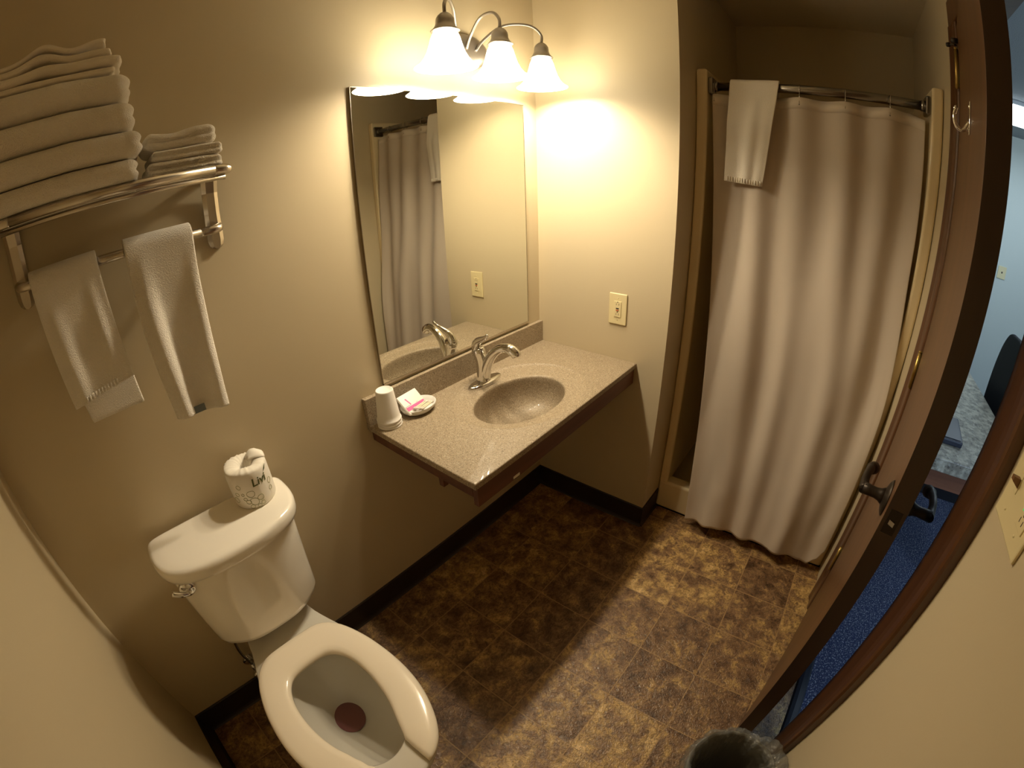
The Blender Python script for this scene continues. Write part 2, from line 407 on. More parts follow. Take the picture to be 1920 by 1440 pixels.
# ---------------------------------------------------------------- lamps of the place
def light(name, typ, loc, energy, col, parent=None, **k):
    l = bpy.data.lights.new(name, typ); l.energy = energy; l.color = col
    for a, v in k.items(): setattr(l, a, v)
    o = bpy.data.objects.new(name, l); COL.objects.link(o); o.location = loc
    if parent is not None: o.parent = parent; o.location = Vector(loc) - wloc(parent)
    return o

def vanity_light():
    t = empty('vanity_light', (-.43, 0, 2.07), 'three-armed pewter vanity light with lit glass bell shades above the mirror', 'light fixture')
    bm = bmesh.new(); lathe(bm, [(0.0001, -.030), (.05, -.030), (.075, -.026), (.092, -.018), (.098, -.008), (.10, 0)], (-.415, 0, 2.075), 40, 'y', sx=1.18, sy=.68)
    obj('backplate', bm, M['fixture'], t, smooth=True)
    for (x, y), px in zip(SHADES, (-.475, -.43, -.385)):
        pts = spline([(px, -.028, 2.075), (px + (x-px)*.12, -.05, 2.12), (px+(x-px)*.4, -.095, 2.175), (px+(x-px)*.78, -.15, 2.182), (x, y, 2.150), (x, y, 2.108)], 7)
        obj('arm', tube(bmesh.new(), pts, .0055, 10), M['fixture'], t, smooth=True)
        bm = bmesh.new()
        lathe(bm, [(.0001, 2.120), (.007, 2.119), (.014, 2.115), (.021, 2.108), (.0262, 2.099), (.0275, 2.090), (.028, 2.081), (.031, 2.072), (.038, 2.063), (.043, 2.058), (.034, 2.058), (.0001, 2.060)], (x, y, 0), 28)
        obj('socket_cap', bm, M['fixture'], t, smooth=True)
        bm = bmesh.new()
        prof = [(.031, 2.062), (.036, 2.052), (.043, 2.035), (.049, 2.012), (.056, 1.990), (.066, 1.970), (.080, 1.953), (.094, 1.944)]
        inner = [(r-.0025, h+.0005) for r, h in prof[::-1]]
        lathe(bm, prof + inner, (x, y, 0), 40)
        sh = obj('lamp_shade', bm, M['shade_glow'], t, smooth=True)
        bm = bmesh.new(); lathe(bm, [(.0001, 1.960), (.014, 1.964), (.024, 1.975), (.027, 1.990), (.022, 2.006), (.014, 2.020)], (x, y, 0), 14)
        bu = obj('light_bulb', bm, M['bulb'], t, smooth=True)
        bm = bmesh.new(); tube(bm, [V(x, y, 2.020), V(x, y, 2.058)], .0135, 14); obj('bulb_base', bm, M['white_plastic'], t, smooth=True)
vanity_light()

bm = bmesh.new(); box(bm, 1.52, 1.86, -3.3, -2.22, 2.36, 2.44, .01)
cl = empty('ceiling_light', (1.69, -2.8, 2.44), 'lit fluorescent ceiling light in the room beyond the doorway', 'ceiling light')
obj('diffuser', bm, M['tube_glow'], cl)
bm = bmesh.new(); box(bm, 1.50, 1.88, -3.33, -2.19, 2.415, 2.44); obj('frame', bm, M['white_plastic'], cl)
l = light('ceiling_tube', 'AREA', (1.69, -2.8, 2.35), BEDROOM_W, (0.62, 0.80, 1.0), cl, shape='RECTANGLE', size=.30, size_y=1.0)

# unseen window with glowing pane, added to light the carpet and desk front
t = bpy.data.objects.new('added_window', None); COL.objects.link(t); t.location = (-1.6, -2.9, .9); t['kind'] = 'structure'
obj('frame', box(box(box(box(bmesh.new(), -1.599, -1.56, -3.5, -3.44, .9, 2.1), -1.599, -1.56, -2.36, -2.30, .9, 2.1), -1.599, -1.56, -3.44, -2.36, 2.04, 2.1), -1.599, -1.56, -3.44, -2.36, .9, .96), M['white_plastic'], t)
obj('glow_pane', nb(-1.590, -1.586, -3.44, -2.36, .96, 2.04), emis('added_window_glow', (.55, .74, 1.0), 7.0), t)

# ---------------------------------------------------------------- 2-D outline helpers
def chaikin(P, n=3):
    P = [Vector(p) for p in P]
    for _ in range(n):
        Q = []
        for a, b in zip(P, P[1:]+P[:1]): Q += [a*.75+b*.25, a*.25+b*.75]
        P = Q
    return P
def mirror_poly(half):          # half: (x>=0, y) points from the back round to the front
    return [(x, y) for x, y in half] + [(-x, y) for x, y in half[::-1] if x > 1e-6]
def by_angle(P, c, n):          # resample a closed outline by angle around c
    out = []; c = Vector(c)
    for i in range(n):
        a = 2*PI*i/n; d = Vector((math.cos(a), math.sin(a))); best = None
        for p, q in zip(P, P[1:]+P[:1]):
            e = q-p; den = d.x*e.y-d.y*e.x
            if abs(den) < 1e-12: continue
            w_ = p-c; t = (w_.x*e.y-w_.y*e.x)/den; s = (w_.x*d.y-w_.y*d.x)/den
            if t > 0 and -1e-6 <= s <= 1+1e-6 and (best is None or t > best): best = t
        out.append(c + d*(best or .01))
    return out

# ---------------------------------------------------------------- wall mirror
t = empty('wall_mirror', (-.49, 0, .97), 'large frameless rectangular wall mirror above the sink backsplash', 'mirror')
X0, X1, Z0, Z1 = -.8877, -.0953, .9702, 1.9051
obj('mirror_glass', nb(X0, X1, -.0065, -.001, Z0, Z1, .0008, 1), M['mirror'], t)
bm = bmesh.new(); box(bm, X0-.002, X0, -.0085, 0, Z0, Z1); box(bm, X1, X1+.0015, -.0075, 0, Z0, Z1); box(bm, X0-.002, X1+.0015, -.0085, 0, Z0-.004, Z0+.003); box(bm, X0-.002, X1+.0015, -.0085, 0, Z1-.001, Z1+.0015)
obj('edge_channel', bm, M['nickel'], t)

# ---------------------------------------------------------------- vanity top with moulded basin
t = empty('vanity_countertop', (-.49, -.25, ZC), 'speckled tan wall-hung vanity counter with moulded oval basin', 'counter')
def vanity_top():
    n = 128; rings = []
    rc, ra, rb = (-.487, -.272), .278, .213
    bc, ba, bb_ = (-.510, -.287), .200, .136
    x0, x1, y0, y1 = XV, 0.0, DV, -.001
    def rect(o, z):
        out = []
        for i in range(n):
            a = 2*PI*i/n; d = (math.cos(a), math.sin(a)); tt = 9
            for lim, c, k in ((x0+o-rc[0], d[0], -1), (x1-o-rc[0], d[0], 1), (y0+o-rc[1], d[1], -1), (y1-o-rc[1], d[1], 1)):
                if c*k > 1e-9: tt = min(tt, lim/c)
            out.append(V(rc[0]+d[0]*tt, rc[1]+d[1]*tt, z))
        return out
    def snap(r, o):   # put a vertex exactly at each corner
        for cx, cy in ((x0+o, y0+o), (x0+o, y1-o), (x1-o, y0+o), (x1-o, y1-o)):
            k = min(range(n), key=lambda i: (r[i].x-cx)**2+(r[i].y-cy)**2); r[k].x, r[k].y = cx, cy
        return r
    def ell(c, a, b, z): return [V(c[0]+a*math.cos(2*PI*i/n), c[1]+b*math.sin(2*PI*i/n), z) for i in range(n)]
    th = .020
    rings += [snap(rect(.0, ZC-th), .0), snap(rect(0, ZC-.003), 0), snap(rect(.001, ZC-.001), .001), snap(rect(.003, ZC), .003)]
    rings += [ell(rc, ra+.009, rb+.009, ZC), ell(rc, ra+.006, rb+.006, ZC+.0007), ell(rc, ra+.003, rb+.003, ZC+.0012), ell(rc, ra, rb, ZC+.0008), ell(rc, ra-.003, rb-.003, ZC-.0015), ell(rc, ra-.008, rb-.008, ZC-.0035), ell(rc, ra-.012, rb-.012, ZC-.0045)]
    def mix(k, z, sh=1.0): 
        return [a*(1-k)+b*k for a, b in zip(ell(rc, ra-.02, rb-.02, z), ell(bc, ba+.012, bb_+.012, z))]
    rings += [mix(.5, ZC-.006), mix(1, ZC-.008)]
    for s_, z in ((1.03, -.0095), (1.008, -.0125), (.998, -.018), (.992, -.030), (.982, -.050), (.960, -.075), (.91, -.100), (.81, -.121), (.62, -.136), (.35, -.144), (.12, -.147), (.09, -.148)):
        rings.append(ell(bc, ba*s_, bb_*s_, ZC+z))
    bm = bmesh.new(); loft(bm, rings, cap1=True); return bm
o = obj('basin_top', vanity_top(), M['granite'], t, smooth=True)
for p in o.data.polygons:
    if abs(p.normal.z) < .05 and p.center.z > ZC-.02-.001 and (p.center.y < DV+.001 or p.center.x < XV+.001): p.use_smooth = False
obj('backsplash', nb(XV, -.0005, -.0205, -.0005, ZC-.001, ZC+.0969, .002), M['granite'], t)
obj('apron', nb(XV+.014, -.001, DV+.008, DV+.027, ZC-.094, ZC-.0205, .0015), M['apron'], t)
obj('side_panel', nb(XV+.014, XV+.032, DV+.028, -.001, ZC-.068, ZC-.0205, .0015), M['apron'], t)
obj('support_bracket', nb(XV+.030, XV+.050, -.335, -.315, ZC-.115, ZC-.0205, .001), M['apron'], t)
bm = bmesh.new(); lathe(bm, [(.0001, ZC-.143), (.016, ZC-.143), (.021, ZC-.146), (.0215, ZC-.150)], (-.510, -.287, 0), 24); obj('drain', bm, M['chrome'], t, smooth=True)
bm = bmesh.new(); tube(bm, [V(-.51, -.287, ZC-.149), V(-.51, -.287, ZC-.24)], .019, 14); tube(bm, spline([(-.51, -.287, ZC-.24), (-.51, -.27, ZC-.30), (-.51, -.22, ZC-.31), (-.51, -.18, ZC-.27), (-.51, -.14, ZC-.25), (-.51, -.001, ZC-.25)], 6), .019, 14)
obj('drain_pipe', bm, M['white_plastic'], t, smooth=True)
obj('bare_patch', nb(-.815, -.785, DV+.0072, DV+.0085, ZC-.090, ZC-.080, .0004, 1), M['seam'], t)

# ---------------------------------------------------------------- faucet
FX, FY = -.500, -.098
t = empty('faucet', (FX, FY, ZC), 'chrome single-lever faucet on an oval plate behind the basin', 'faucet')
bm = bmesh.new()
lathe(bm, [(.0001, ZC+.009), (.055, ZC+.0085), (.070, ZC+.007), (.0775, ZC+.0035), (.079, ZC-.002), (.0785, ZC-.006)], (FX, FY-.006, 0), 48, sx=1.13, sy=.38)
obj('base_plate', bm, M['chrome'], t, smooth=True)
bm = bmesh.new()
path = spline([(FX, FY, ZC+.004), (FX, FY+.002, ZC+.035), (FX, FY+.005, ZC+.075), (FX-.001, FY+.012, ZC+.110), (FX-.003, FY+.020, ZC+.130)], 6)
m_ = len(path)-1
tube(bm, path, [.029-.005*math.sin(PI*min(1, i/m_*1.2)) - .003*(i/m_) for i in range(m_+1)], 20)
obj('body', bm, M['chrome'], t, smooth=True)
bm = bmesh.new()
path = spline([(FX, FY-.006, ZC+.018), (FX+.002, FY-.020, ZC+.070), (FX+.005, FY-.046, ZC+.118), (FX+.008, FY-.084, ZC+.150), (FX+.011, FY-.122, ZC+.158), (FX+.013, FY-.148, ZC+.146), (FX+.013, FY-.156, ZC+.132)], 8)
m_ = len(path)-1
tube(bm, path, [(.021-.008*(i/m_)) if i < m_*.6 else .0162-.001*((i/m_)-.6)+.0035*math.sin(PI*((i/m_)-.6)/.4) for i in range(m_+1)], 20)
obj('spout', bm, M['chrome'], t, smooth=True)
bm = bmesh.new()
path = spline([(FX-.003, FY+.022, ZC+.110), (FX-.004, FY+.026, ZC+.138), (FX-.008, FY+.012, ZC+.162), (FX-.014, FY-.014, ZC+.178), (FX-.020, FY-.038, ZC+.190), (FX-.024, FY-.056, ZC+.206)], 8)
m_ = len(path)-1
rad = [.019*(1-.2*i/m_) if i < m_*.35 else max(.0035, .0165-.017*((i/m_)-.35)) for i in range(m_+1)]
tube(bm, path, rad, 16, flat=[1-.35*(i/m_) for i in range(m_+1)], side=(0, 0, 1))
obj('lever_handle', bm, M['chrome'], t, smooth=True)

# ---------------------------------------------------------------- foam cups, soap dish
CX, CY = -.928, -.066
for k, lab in enumerate(('lowest inverted white foam cup, only its rim showing under the stack',
                         'middle inverted white foam cup, a thin band between the other two rims',
                         'outermost white foam cup, upside down on top of the cup stack')):
    z0 = ZC + .0005 + .0105*k; bm = bmesh.new()
    lathe(bm, [(.0395, z0), (.0415, z0+.0005), (.0422, z0+.003), (.0415, z0+.0055), (.0395, z0+.007), (.0375, z0+.020), (.0292, z0+.104), (.0285, z0+.107), (.0265, z0+.1085), (.0245, z0+.107), (.023, z0+.1055), (.0001, z0+.105)], (CX, CY, 0), 40)
    o = obj('foam_cup', bm, M['foam'], smooth=True, label=lab, cat='cup', group='stack of inverted foam cups')
    if k == 2: o['label'] = lab
SX, SY = -.805, -.070
bm = bmesh.new()
lathe(bm, [(.0001, ZC+.0005), (.040, ZC+.0008), (.052, ZC+.004), (.062, ZC+.012), (.0675, ZC+.023), (.069, ZC+.0265), (.066, ZC+.0265), (.059, ZC+.015), (.048, ZC+.007), (.035, ZC+.004), (.0001, ZC+.0035)], (SX, SY, 0), 48, sy=.78)
obj('soap_dish', bm, M['white_plastic'], smooth=True, label='small oval white soap dish beside the foam cups', cat='dish')
def plate_on(name, o0, ux, uy, un, a0, a1, b0, b1, h, m, parent):     # thin raised print on a tilted face
    bm = bmesh.new(); box(bm, a0, a1, b0, b1, 0, h)
    for v in bm.verts: v.co = o0 + ux*v.co.x + uy*v.co.y + un*v.co.z
    return obj(name, bm, m, parent)
ux = V(1, .10, 0).normalized(); tilt = math.radians(38); uy = (V(-.10, 1, 0).normalized()*math.cos(tilt) + V(0, 0, math.sin(tilt))); un = ux.cross(uy)
o0 = V(-.868, -.100, ZC+.013)
bm = bmesh.new(); box(bm, 0, .088, 0, .078, 0, .010, .003)
for v in bm.verts:
    v.co.z += .0025*math.sin(v.co.x*60)*math.sin(v.co.y*70)
    v.co = o0 + ux*v.co.x + uy*v.co.y + un*v.co.z
pk = obj('soap_packet', bm, M['white_plastic'], label='white soap packet with pink printed band leaning in the dish', cat='soap')
plate_on('pink_band', o0, ux, uy, un, .003, .085, .014, .028, .0109, M['pink'], pk)
plate_on('pink_mark', o0, ux*.96+uy*.1, uy-ux*.25, un, .036, .041, .029, .055, .0109, M['pink'], pk)
plate_on('grey_lines', o0, ux, uy, un, .003, .060, .0300, .0325, .0107, M['greyprint'], pk)
plate_on('grey_lines', o0, ux, uy, un, .046, .070, .040, .0415, .0107, M['greyprint'], pk)
for k in range(4):
    a = V(-.846+.006*k, -.098-.0068*k, ZC+.033-.0008*k); b = a + V(.056, .003+.002*(k % 2), .005)
    bm = bmesh.new(); d = (b-a); tube(bm, [a, a+d*.22, b-d*.2, b], .0027, 8)
    o = obj('cotton_swab', bm, M['cotton'], smooth=True, label=['topmost cream cotton swab against the pink band', 'second cream cotton swab from the soap packet', 'third cream cotton swab from the soap packet', 'lowest cream cotton swab at the front lip of the soap dish'][k], cat='cotton swab', group='cotton swabs in the soap dish')
    for q, w_ in ((a, d), (b, -d)):
        bm = bmesh.new(); w_ = w_.normalized(); tube(bm, [q-w_*.001, q+w_*.002, q+w_*.008, q+w_*.012], [.0026, .0044, .0042, .0024], 10)
        obj('cotton_tip', bm, M['towel'], o, smooth=True)

# ---------------------------------------------------------------- outlet and switch plates
def receptacle(t, mp, m_face):
    """GFCI face, built at a local (a across, b up, c out) frame through mp."""
    def part(name, bm, m):
        for v in bm.verts: v.co = mp(v.co)
        return obj(name, bm, m, t)
    f = part('receptacle', box(bmesh.new(), -.0165, .0165, -.0335, .0335, .004, .0085, .001), m_face)
    for s in (1, -1):
        for a in (-.0062, .0052):
            part('slot', box(bmesh.new(), a, a+.0016, s*.021-.004, s*.021+.004, .0083, .0088), M['darkhole'])
        bm = bmesh.new(); lathe(bm, [(.0001, .0088), (.0024, .0088), (.0024, .008)], (0, s*.021+.0095*1, 0), 12); part('ground_hole', bm, M['darkhole'])
    part('test_button', box(bmesh.new(), -.0065, .0065, .0015, .0060, .0083, .0100, .0006), M['black'])
    part('reset_button', box(bmesh.new(), -.0065, .0065, -.0068, -.0023, .0083, .0100, .0006), mat('red_button', (.45, .12, .05), .4))
t = empty('wall_outlet', (0, -.404, 1.076), 'ivory wall outlet with black and red buttons on wall beside mirror', 'outlet')
mp = lambda p: V(-p.z, -.404 - p.x, 1.076 + p.y)
bm = box(bmesh.new(), -.0408, .0408, -.0665, .0665, 0, .0062, .004, 3)
for v in bm.verts: v.co = mp(v.co)
obj('cover_plate', bm, M['ivory'], t); receptacle(t, mp, M['ivory'])
for s in (1, -1):
    bm = bmesh.new(); lathe(bm, [(.0001, .0075), (.0022, .0072), (.003, .006)], (0, s*.046, 0), 12)
    for v in bm.verts: v.co = mp(v.co)
    obj('screw', bm, M['ivory'], t, smooth=True)
t = empty('switch_plate', (-1.014, YR, 1.300), 'ivory two-gang plate with brown toggle and outlet beside the door frame', 'switch')
bm = nb(-1.080, -.948, YR, YR+.0062, 1.2335, 1.3665, .003, 2); obj('cover_plate', bm, M['ivory'], t)
bm = bmesh.new(); box(bm, -.9885, -.9755, YR+.004, YR+.0075, 1.284, 1.316, .0008); obj('toggle_bezel', bm, M['ivory'], t)
bm = bmesh.new(); prism(bm, [(YR+.005, 1.291), (YR+.021, 1.302), (YR+.021, 1.309), (YR+.005, 1.307)], -.9865, -.9775, 'x'); obj('toggle', bm, mat('brown_toggle', (.16, .07, .02), .4), t)
mp2 = lambda p: V(-1.046 + p.x, YR + p.z, 1.300 + p.y)
receptacle(t, mp2, M['ivory'])
bm = bmesh.new(); lathe(bm, [(.0001, .0095), (.0016, .0093), (.0018, .008)], (.010, -.008, 0), 10)
for v in bm.verts: v.co = mp2(v.co)
obj('indicator_light', bm, emis('green_led', (.1, .8, .2), 1.0), t)
for a in (-.982, -1.046):
    for zz in (1.2555, 1.3445):
        bm = bmesh.new(); lathe(bm, [(.0001, .0078), (.0022, .0075), (.003, .006)], (0, 0, 0), 12)
        for v in bm.verts: v.co = V(a+v.co.x, YR+v.co.z, zz+v.co.y)
        obj('screw', bm, M['ivory'], t, smooth=True)

# ---------------------------------------------------------------- towel rack
t = empty('towel_rack', (-1.553, 0, 1.54), 'nickel hotel towel rack with tube shelf and lower bar', 'towel rack')
RX0, RX1, RYF, RZ = -1.797, -1.318, -.215, 1.686
for bx in (RX0, RX1):
    s = 1 if bx == RX0 else -1
    bm = bmesh.new()
    prof = [(-.003, 1.5135), (-.003, 1.516), (-.003, 1.522), (-.003, 1.534), (-.004, 1.560), (-.006, 1.600), (-.012, 1.650), (-.022, 1.678), (-.045, 1.690)]
    ring = []
    out = []
    for (y, z), hw in zip(prof, (.005, .012, .0175, .021, .021, .020, .020, .021, .021)):
        out.append([V(bx-hw, y, z), V(bx-hw*.5, y-.006, z), V(bx+hw*.5, y-.006, z), V(bx+hw, y, z), V(bx+hw, y+.002, z), V(bx-hw, y+.002, z)])
    loft(bm, out, cap0=True, cap1=True)
    lathe(bm, [(.0001, -.0035), (.012, -.0035), (.017, -.0025), (.0185, 0)], (bx, 0, 1.538), 24, 'y', sy=1.25)
    br = obj('bracket', bm, M['nickel'], t, smooth=False)
    bm = bmesh.new(); lathe(bm, [(.0001, -.0085), (.004, -.008), (.0062, -.006), (.0066, -.003)], (bx, 0, 1.534), 16, 'y'); obj('screw', bm, M['chrome'], br, smooth=True)
    # bar elbow
    pts = spline([(bx, -.003, 1.566), (bx, -.030, 1.568), (bx, -.058, 1.566), (bx+s*.016, -.072, 1.564), (bx+s*.05, -.074, 1.563)], 6)
    obj('bar_elbow', tube(bmesh.new(), pts, .0105, 16), M['nickel'], t, smooth=True)
    # shelf side arm
    pts = spline([(bx, -.004, 1.690), (bx, -.08, 1.690), (bx, RYF+.03, RZ), (bx+s*.008, RYF+.008, RZ), (bx+s*.035, RYF, RZ)], 6)
    obj('side_arm', tube(bmesh.new(), pts, .010, 16), M['nickel'], t, smooth=True)
bm = bmesh.new(); tube(bm, [V(RX0+.05, -.074, 1.563), V(RX1-.05, -.074, 1.563)], .0105, 16); obj('towel_bar', bm, M['nickel'], t, smooth=True)
bm = bmesh.new(); tube(bm, [V(RX0+.033, RYF, RZ), V(RX1-.033, RYF, RZ)], .0100, 16); obj('front_rail', bm, M['nickel'], t, smooth=True)
bm = bmesh.new(); tube(bm, [V(RX0+.01, RYF+.012, RZ-.016), V(RX1-.01, RYF+.012, RZ-.016)], .0055, 12); obj('under_rail', bm, M['nickel'], t, smooth=True)
for k in range(5):
    y = -.035-.036*k; obj('shelf_rod', tube(bmesh.new(), [V(RX0+.004, y, 1.688), V(RX1-.004, y, 1.688)], .0048, 10), M['nickel'], t, smooth=True)

# ---------------------------------------------------------------- folded towels on the rack
def soft(seed, amp, s=9, wave=None, zlo=None):
    def f(p):
        n1 = fbm(p, s, seed)*amp; n2 = fbm(p, s*3.4, seed+9)*amp*.35
        q = p + Vector((n1*.9+n2, n1*.7-n2, n1*.6+n2*.6))
        if wave: q = wave(q)
        return q
    return f
def sagx(z0): return lambda x: 0
big = [(-2.005, -1.500, -.238, -.020, 1.6945, 1.738, 'thinnest bath towel, directly on the rack rods at the bottom of the stack'),
       (-2.008, -1.488, -.246, -.018, 1.738, 1.790, 'second bath towel from the rack, its folded end bulging farthest right'),
       (-2.006, -1.496, -.243, -.020, 1.790, 1.848, 'third bath towel from the rack, under the topmost bath towel'),
       (-2.004, -1.503, -.236, -.024, 1.848, 1.908, 'topmost thick bath towel, directly beneath the thin folded towels')]
for k, (x0, x1, y0, y1, z0, z1, lab) in enumerate(big):
    zm = (z0+z1)/2; h = z1-z0
    def fn(p, k=k, x1=x1, y0=y0, zm=zm, h=h):
        # woven border pressed in near the left, two plies at the right end, a soft roll along the front
        q = soft(k+1, .0045, 10)(p)
        d = math.exp(-((p.x+1.800)/.014)**2)*.011 if k < 4 else 0
        q.y += d*max(0, (-.15-p.y)/.09)
        e = max(0, (p.x-(x1-.05))/.05); q.x -= .007*e*math.exp(-((p.z-zm)/(h*.14))**2)
        q.z = p.z + fbm((p.x, p.y*.6, 0), 5.5, 77)*.016*((p.z-1.694)/.2)**.5 + (p.z-zm)*-.04
        if k == 0 and p.z < zm: q.z -= .020*math.exp(-((p.y+.115)/.055)**2)
        return q
    bm = bend_box(x0, x1, y0, y1, z0, z1, h*.48, fn, 110, 44, 16)
    o = obj('bath_towel', bm, M['towel'], smooth=True, label='white folded ' + lab, cat='towel', group='stack of bath towels on the rack')
def hill(x, c, w_): return math.exp(-((x-c)/w_)**2)
thin = [(-1.995, -1.533, 1.911, 1.9235, -.210, .0, 'lowest thin folded hand towel, lying on the top bath towel'),
        (-1.990, -1.522, 1.9245, 1.9435, -.214, .35, 'thin folded hand towel sticking out farthest right above the bath towels'),
        (-1.990, -1.538, 1.9445, 1.9590, -.205, .85, 'second thin folded hand towel from the top of the rack pile'),
        (-1.990, -1.552, 1.9600, 1.9700, -.205, 1.1, 'topmost thin folded hand towel, raised in a wavy peak')]
for k, (x0, x1, z0, z1, yf, wv, lab) in enumerate(thin):
    def fn(p, k=k, wv=wv, x1=x1):
        q = p.copy(); q.z += .0005 + fbm((p.x, p.y, 0), 12, 20)*.0025*(k > 0) + wv*(.024*hill(p.x, -1.675, .040) + .016*hill(p.x, -1.565, .045)*(1 if k == 3 else .5))*min(1, max(.25, (-.02-p.y)/.2))
        q.y += fbm(p, 8, k+30)*.006; q.x += fbm(V(0, p.y, p.z*3), 30, k+40)*.006
        return q
    bm = bend_box(x0, x1, yf, -.03, z0, z1, (z1-z0)*.45, fn, 90, 30, 6)
    obj('hand_towel', bm, M['thin_towel'], smooth=True, label='white ' + lab, cat='towel', group='thin towels piled on top of the stack')
small = [(-1.482, -1.322, 1.6945, 1.724, -.190, 'bottom folded washcloth resting on the rack rods at the right'),
         (-1.470, -1.318, 1.7245, 1.7465, -.188, 'thin middle folded washcloth in the small right-hand pile'),
         (-1.482, -1.326, 1.747, 1.786, -.182, 'thick top folded washcloth of the small right-hand pile')]
for k, (x0, x1, z0, z1, yf, lab) in enumerate(small):
    zm = (z0+z1)/2
    def fn(p, k=k, zm=zm, x1=x1, z1=z1):
        q = soft(k+50, .004, 22)(p); q.z = p.z + fbm((p.x, p.y, 0), 20, 55)*.003*min(1, (p.z-1.69)/.02)
        if k: q.z += .008*max(0, (p.x+1.41)/.1)*((p.z-1.724)/.06) - .005*hill(p.x, -1.425, .03)*(k == 2)*(p.z > zm)
        q.y += .008*math.exp(-((p.z-zm)/.005)**2)*(p.y < -.15)
        return q
    bm = bend_box(x0, x1, yf, -.04, z0, z1, (z1-z0)*.46, fn, 60, 40, 14)
    obj('washcloth', bm, M['towel'], smooth=True, label='white ' + lab, cat='towel', group='small washcloth pile on the rack')

# ---------------------------------------------------------------- hanging towels
def drape(name, edges_f, edges_b, axis, c, zb, r, zf0, zb0, m, lab, thick=.010, bulge=None, seed=0, group=None, nu=40, zfe=None, fronts=0):
    """A towel folded over a bar. axis 'x': bar along x at y=c, front toward -y. axis 'y': bar along y at x=c, front toward -x.
    edges_f(t)/edges_b(t): (left,right) limits down the front/back, t 0 at the bar, 1 at the hem."""
    bm = bmesh.new(); nf = 46; ns = 8; nb_ = 34; rows = []
    for side in ('f', 'o', 'b'):
        cnt = {'f': nf, 'o': ns, 'b': nb_}[side]
        for j in range(cnt):
            if side == 'f': tt = 1-j/nf
            elif side == 'b': tt = (j+1)/nb_
            else: tt = 0
            row = []
            for i in range(nu+1):
                u = i/nu
                if side == 'o':
                    a = PI*(j/ns); l0, l1 = edges_f(0); z = zb + (r)*math.sin(a); off = -r*math.cos(a)
                elif side == 'f':
                    l0, l1 = edges_f(tt); ze = zf0 + (zfe(u) if zfe else 0); z = zb + (ze-zb)*tt; off = -r
                else:
                    l0, l1 = edges_b(tt); z = zb + (zb0-zb)*tt; off = r
                wv = l0 + (l1-l0)*u
                q = off
                if side != 'b': q -= (bulge(u, tt) if bulge else 0)*min(1, .25+tt*2)
                q += fbm((wv*1.0, z, seed), 11, seed)*.003*(-1 if side != 'b' else .5)
                if side == 'f' and fronts: q -= fronts*min(1, tt*2.5)
                if side == 'b': q = min(q, r+.006)
                if axis == 'x': row.append(bm.verts.new(V(wv, c+q, z)))
                else: row.append(bm.verts.new(V(c+q, wv, z)))
            rows.append(row)
    for a, b in zip(rows, rows[1:]):
        for i in range(nu): bm.faces.new((a[i], a[i+1], b[i+1], b[i]))
    o = obj(name, bm, m, smooth=True, label=lab, cat='towel', **({'group': group} if group else {}))
    s = o.modifiers.new('thick', 'SOLIDIFY'); s.thickness = thick; s.offset = 1.0 if axis == 'x' else 1.0
    b_ = o.modifiers.new('round', 'SUBSURF'); b_.levels = 1; b_.render_levels = 1
    return o
def lerp(a, b, t): return a+(b-a)*t
tw1 = drape('hanging_towel', lambda t: (lerp(-1.768, -1.757, t), lerp(-1.612, -1.602, t)), lambda t: (lerp(-1.765, -1.735, t), lerp(-1.612, -1.600, t)),
      'x', -.074, 1.566, .0150, 1.288, 1.228, M['towel'], 'white hand towel hanging at the left of the rack bar, back layer showing below', .008,
      bulge=lambda u, t: .010*math.exp(-((u-.22)/.10)**2)*t + .006*math.exp(-((u-.8)/.07)**2)*max(0, 1-abs(t-.55)*2), seed=3, group='towels hanging from the rack bar',
      zfe=lambda u: .022*u-.004)
bm = bmesh.new()
for i in range(11):
    u = .22+.05*i; x = lerp(-1.757, -1.602, u); z = 1.288 + .022*u - .004
    tube(bm, [V(x, -.1035-.004*math.exp(-((u-.22)/.1)**2), z+.003), V(x+.002, -.1045-.004*math.exp(-((u-.22)/.1)**2), z+.016)], .0024, 6)
obj('hem_stitching', bm, M['towel'], tw1, smooth=True)
tw2 = drape('hanging_towel', lambda t: (lerp(-1.551, -1.546, t) - .006*math.sin(t*5)*t, lerp(-1.392, -1.418, t)+.003*t*t), lambda t: (lerp(-1.548, -1.525, t), lerp(-1.395, -1.42, t)),
      'x', -.074, 1.566, .0155, 1.168, 1.178, M['towel'], 'white hand towel with a grey label hanging at the right of the rack bar', .012,
      bulge=lambda u, t: .016*math.exp(-((u-.20)/.11)**2)*min(1, t*2) + .014*math.exp(-((u-.93)/.10)**2)*min(1, t*1.5) - .006*math.exp(-((u-.55)/.2)**2)*t, seed=5, zfe=lambda u: -.014*u, group='towels hanging from the rack bar')
obj('label', nb(-1.500, -1.468, -.1050, -.1030, 1.166, 1.184, .0004, 1), M['label_blue'], tw2, label='grey-blue sewn label')
# towel over the shower rod
RODX, RODZ = .235, 1.992
rt_ = drape('hanging_towel', lambda t: (lerp(-.944, -.900, t), lerp(-.756, -.752, t)), lambda t: (lerp(-.944, -.93, t), lerp(-.756, -.752, t)),
      'y', RODX, RODZ+.002, .0215, 1.612, 1.68, M['thin_towel'], 'white hand towel draped over the curtain rod at its left end', .006,
      bulge=lambda u, t: .012*math.exp(-((u-.45)/.13)**2)*min(1, t*2)+.006*math.exp(-((u-.15)/.1)**2)*t, seed=8, zfe=lambda u: -.006+.010*u, fronts=.036)
bm = bmesh.new()
for i in range(14):
    u = .04+.066*i; y = lerp(-.900, -.752, u); z = 1.612-.006+.010*u
    xx = RODX-.0215-.0455-.012*math.exp(-((u-.45)/.13)**2)-.006*math.exp(-((u-.15)/.1)**2)
    tube(bm, [V(xx, y, z+.004), V(xx, y+.001, z+.020)], .0022, 6)
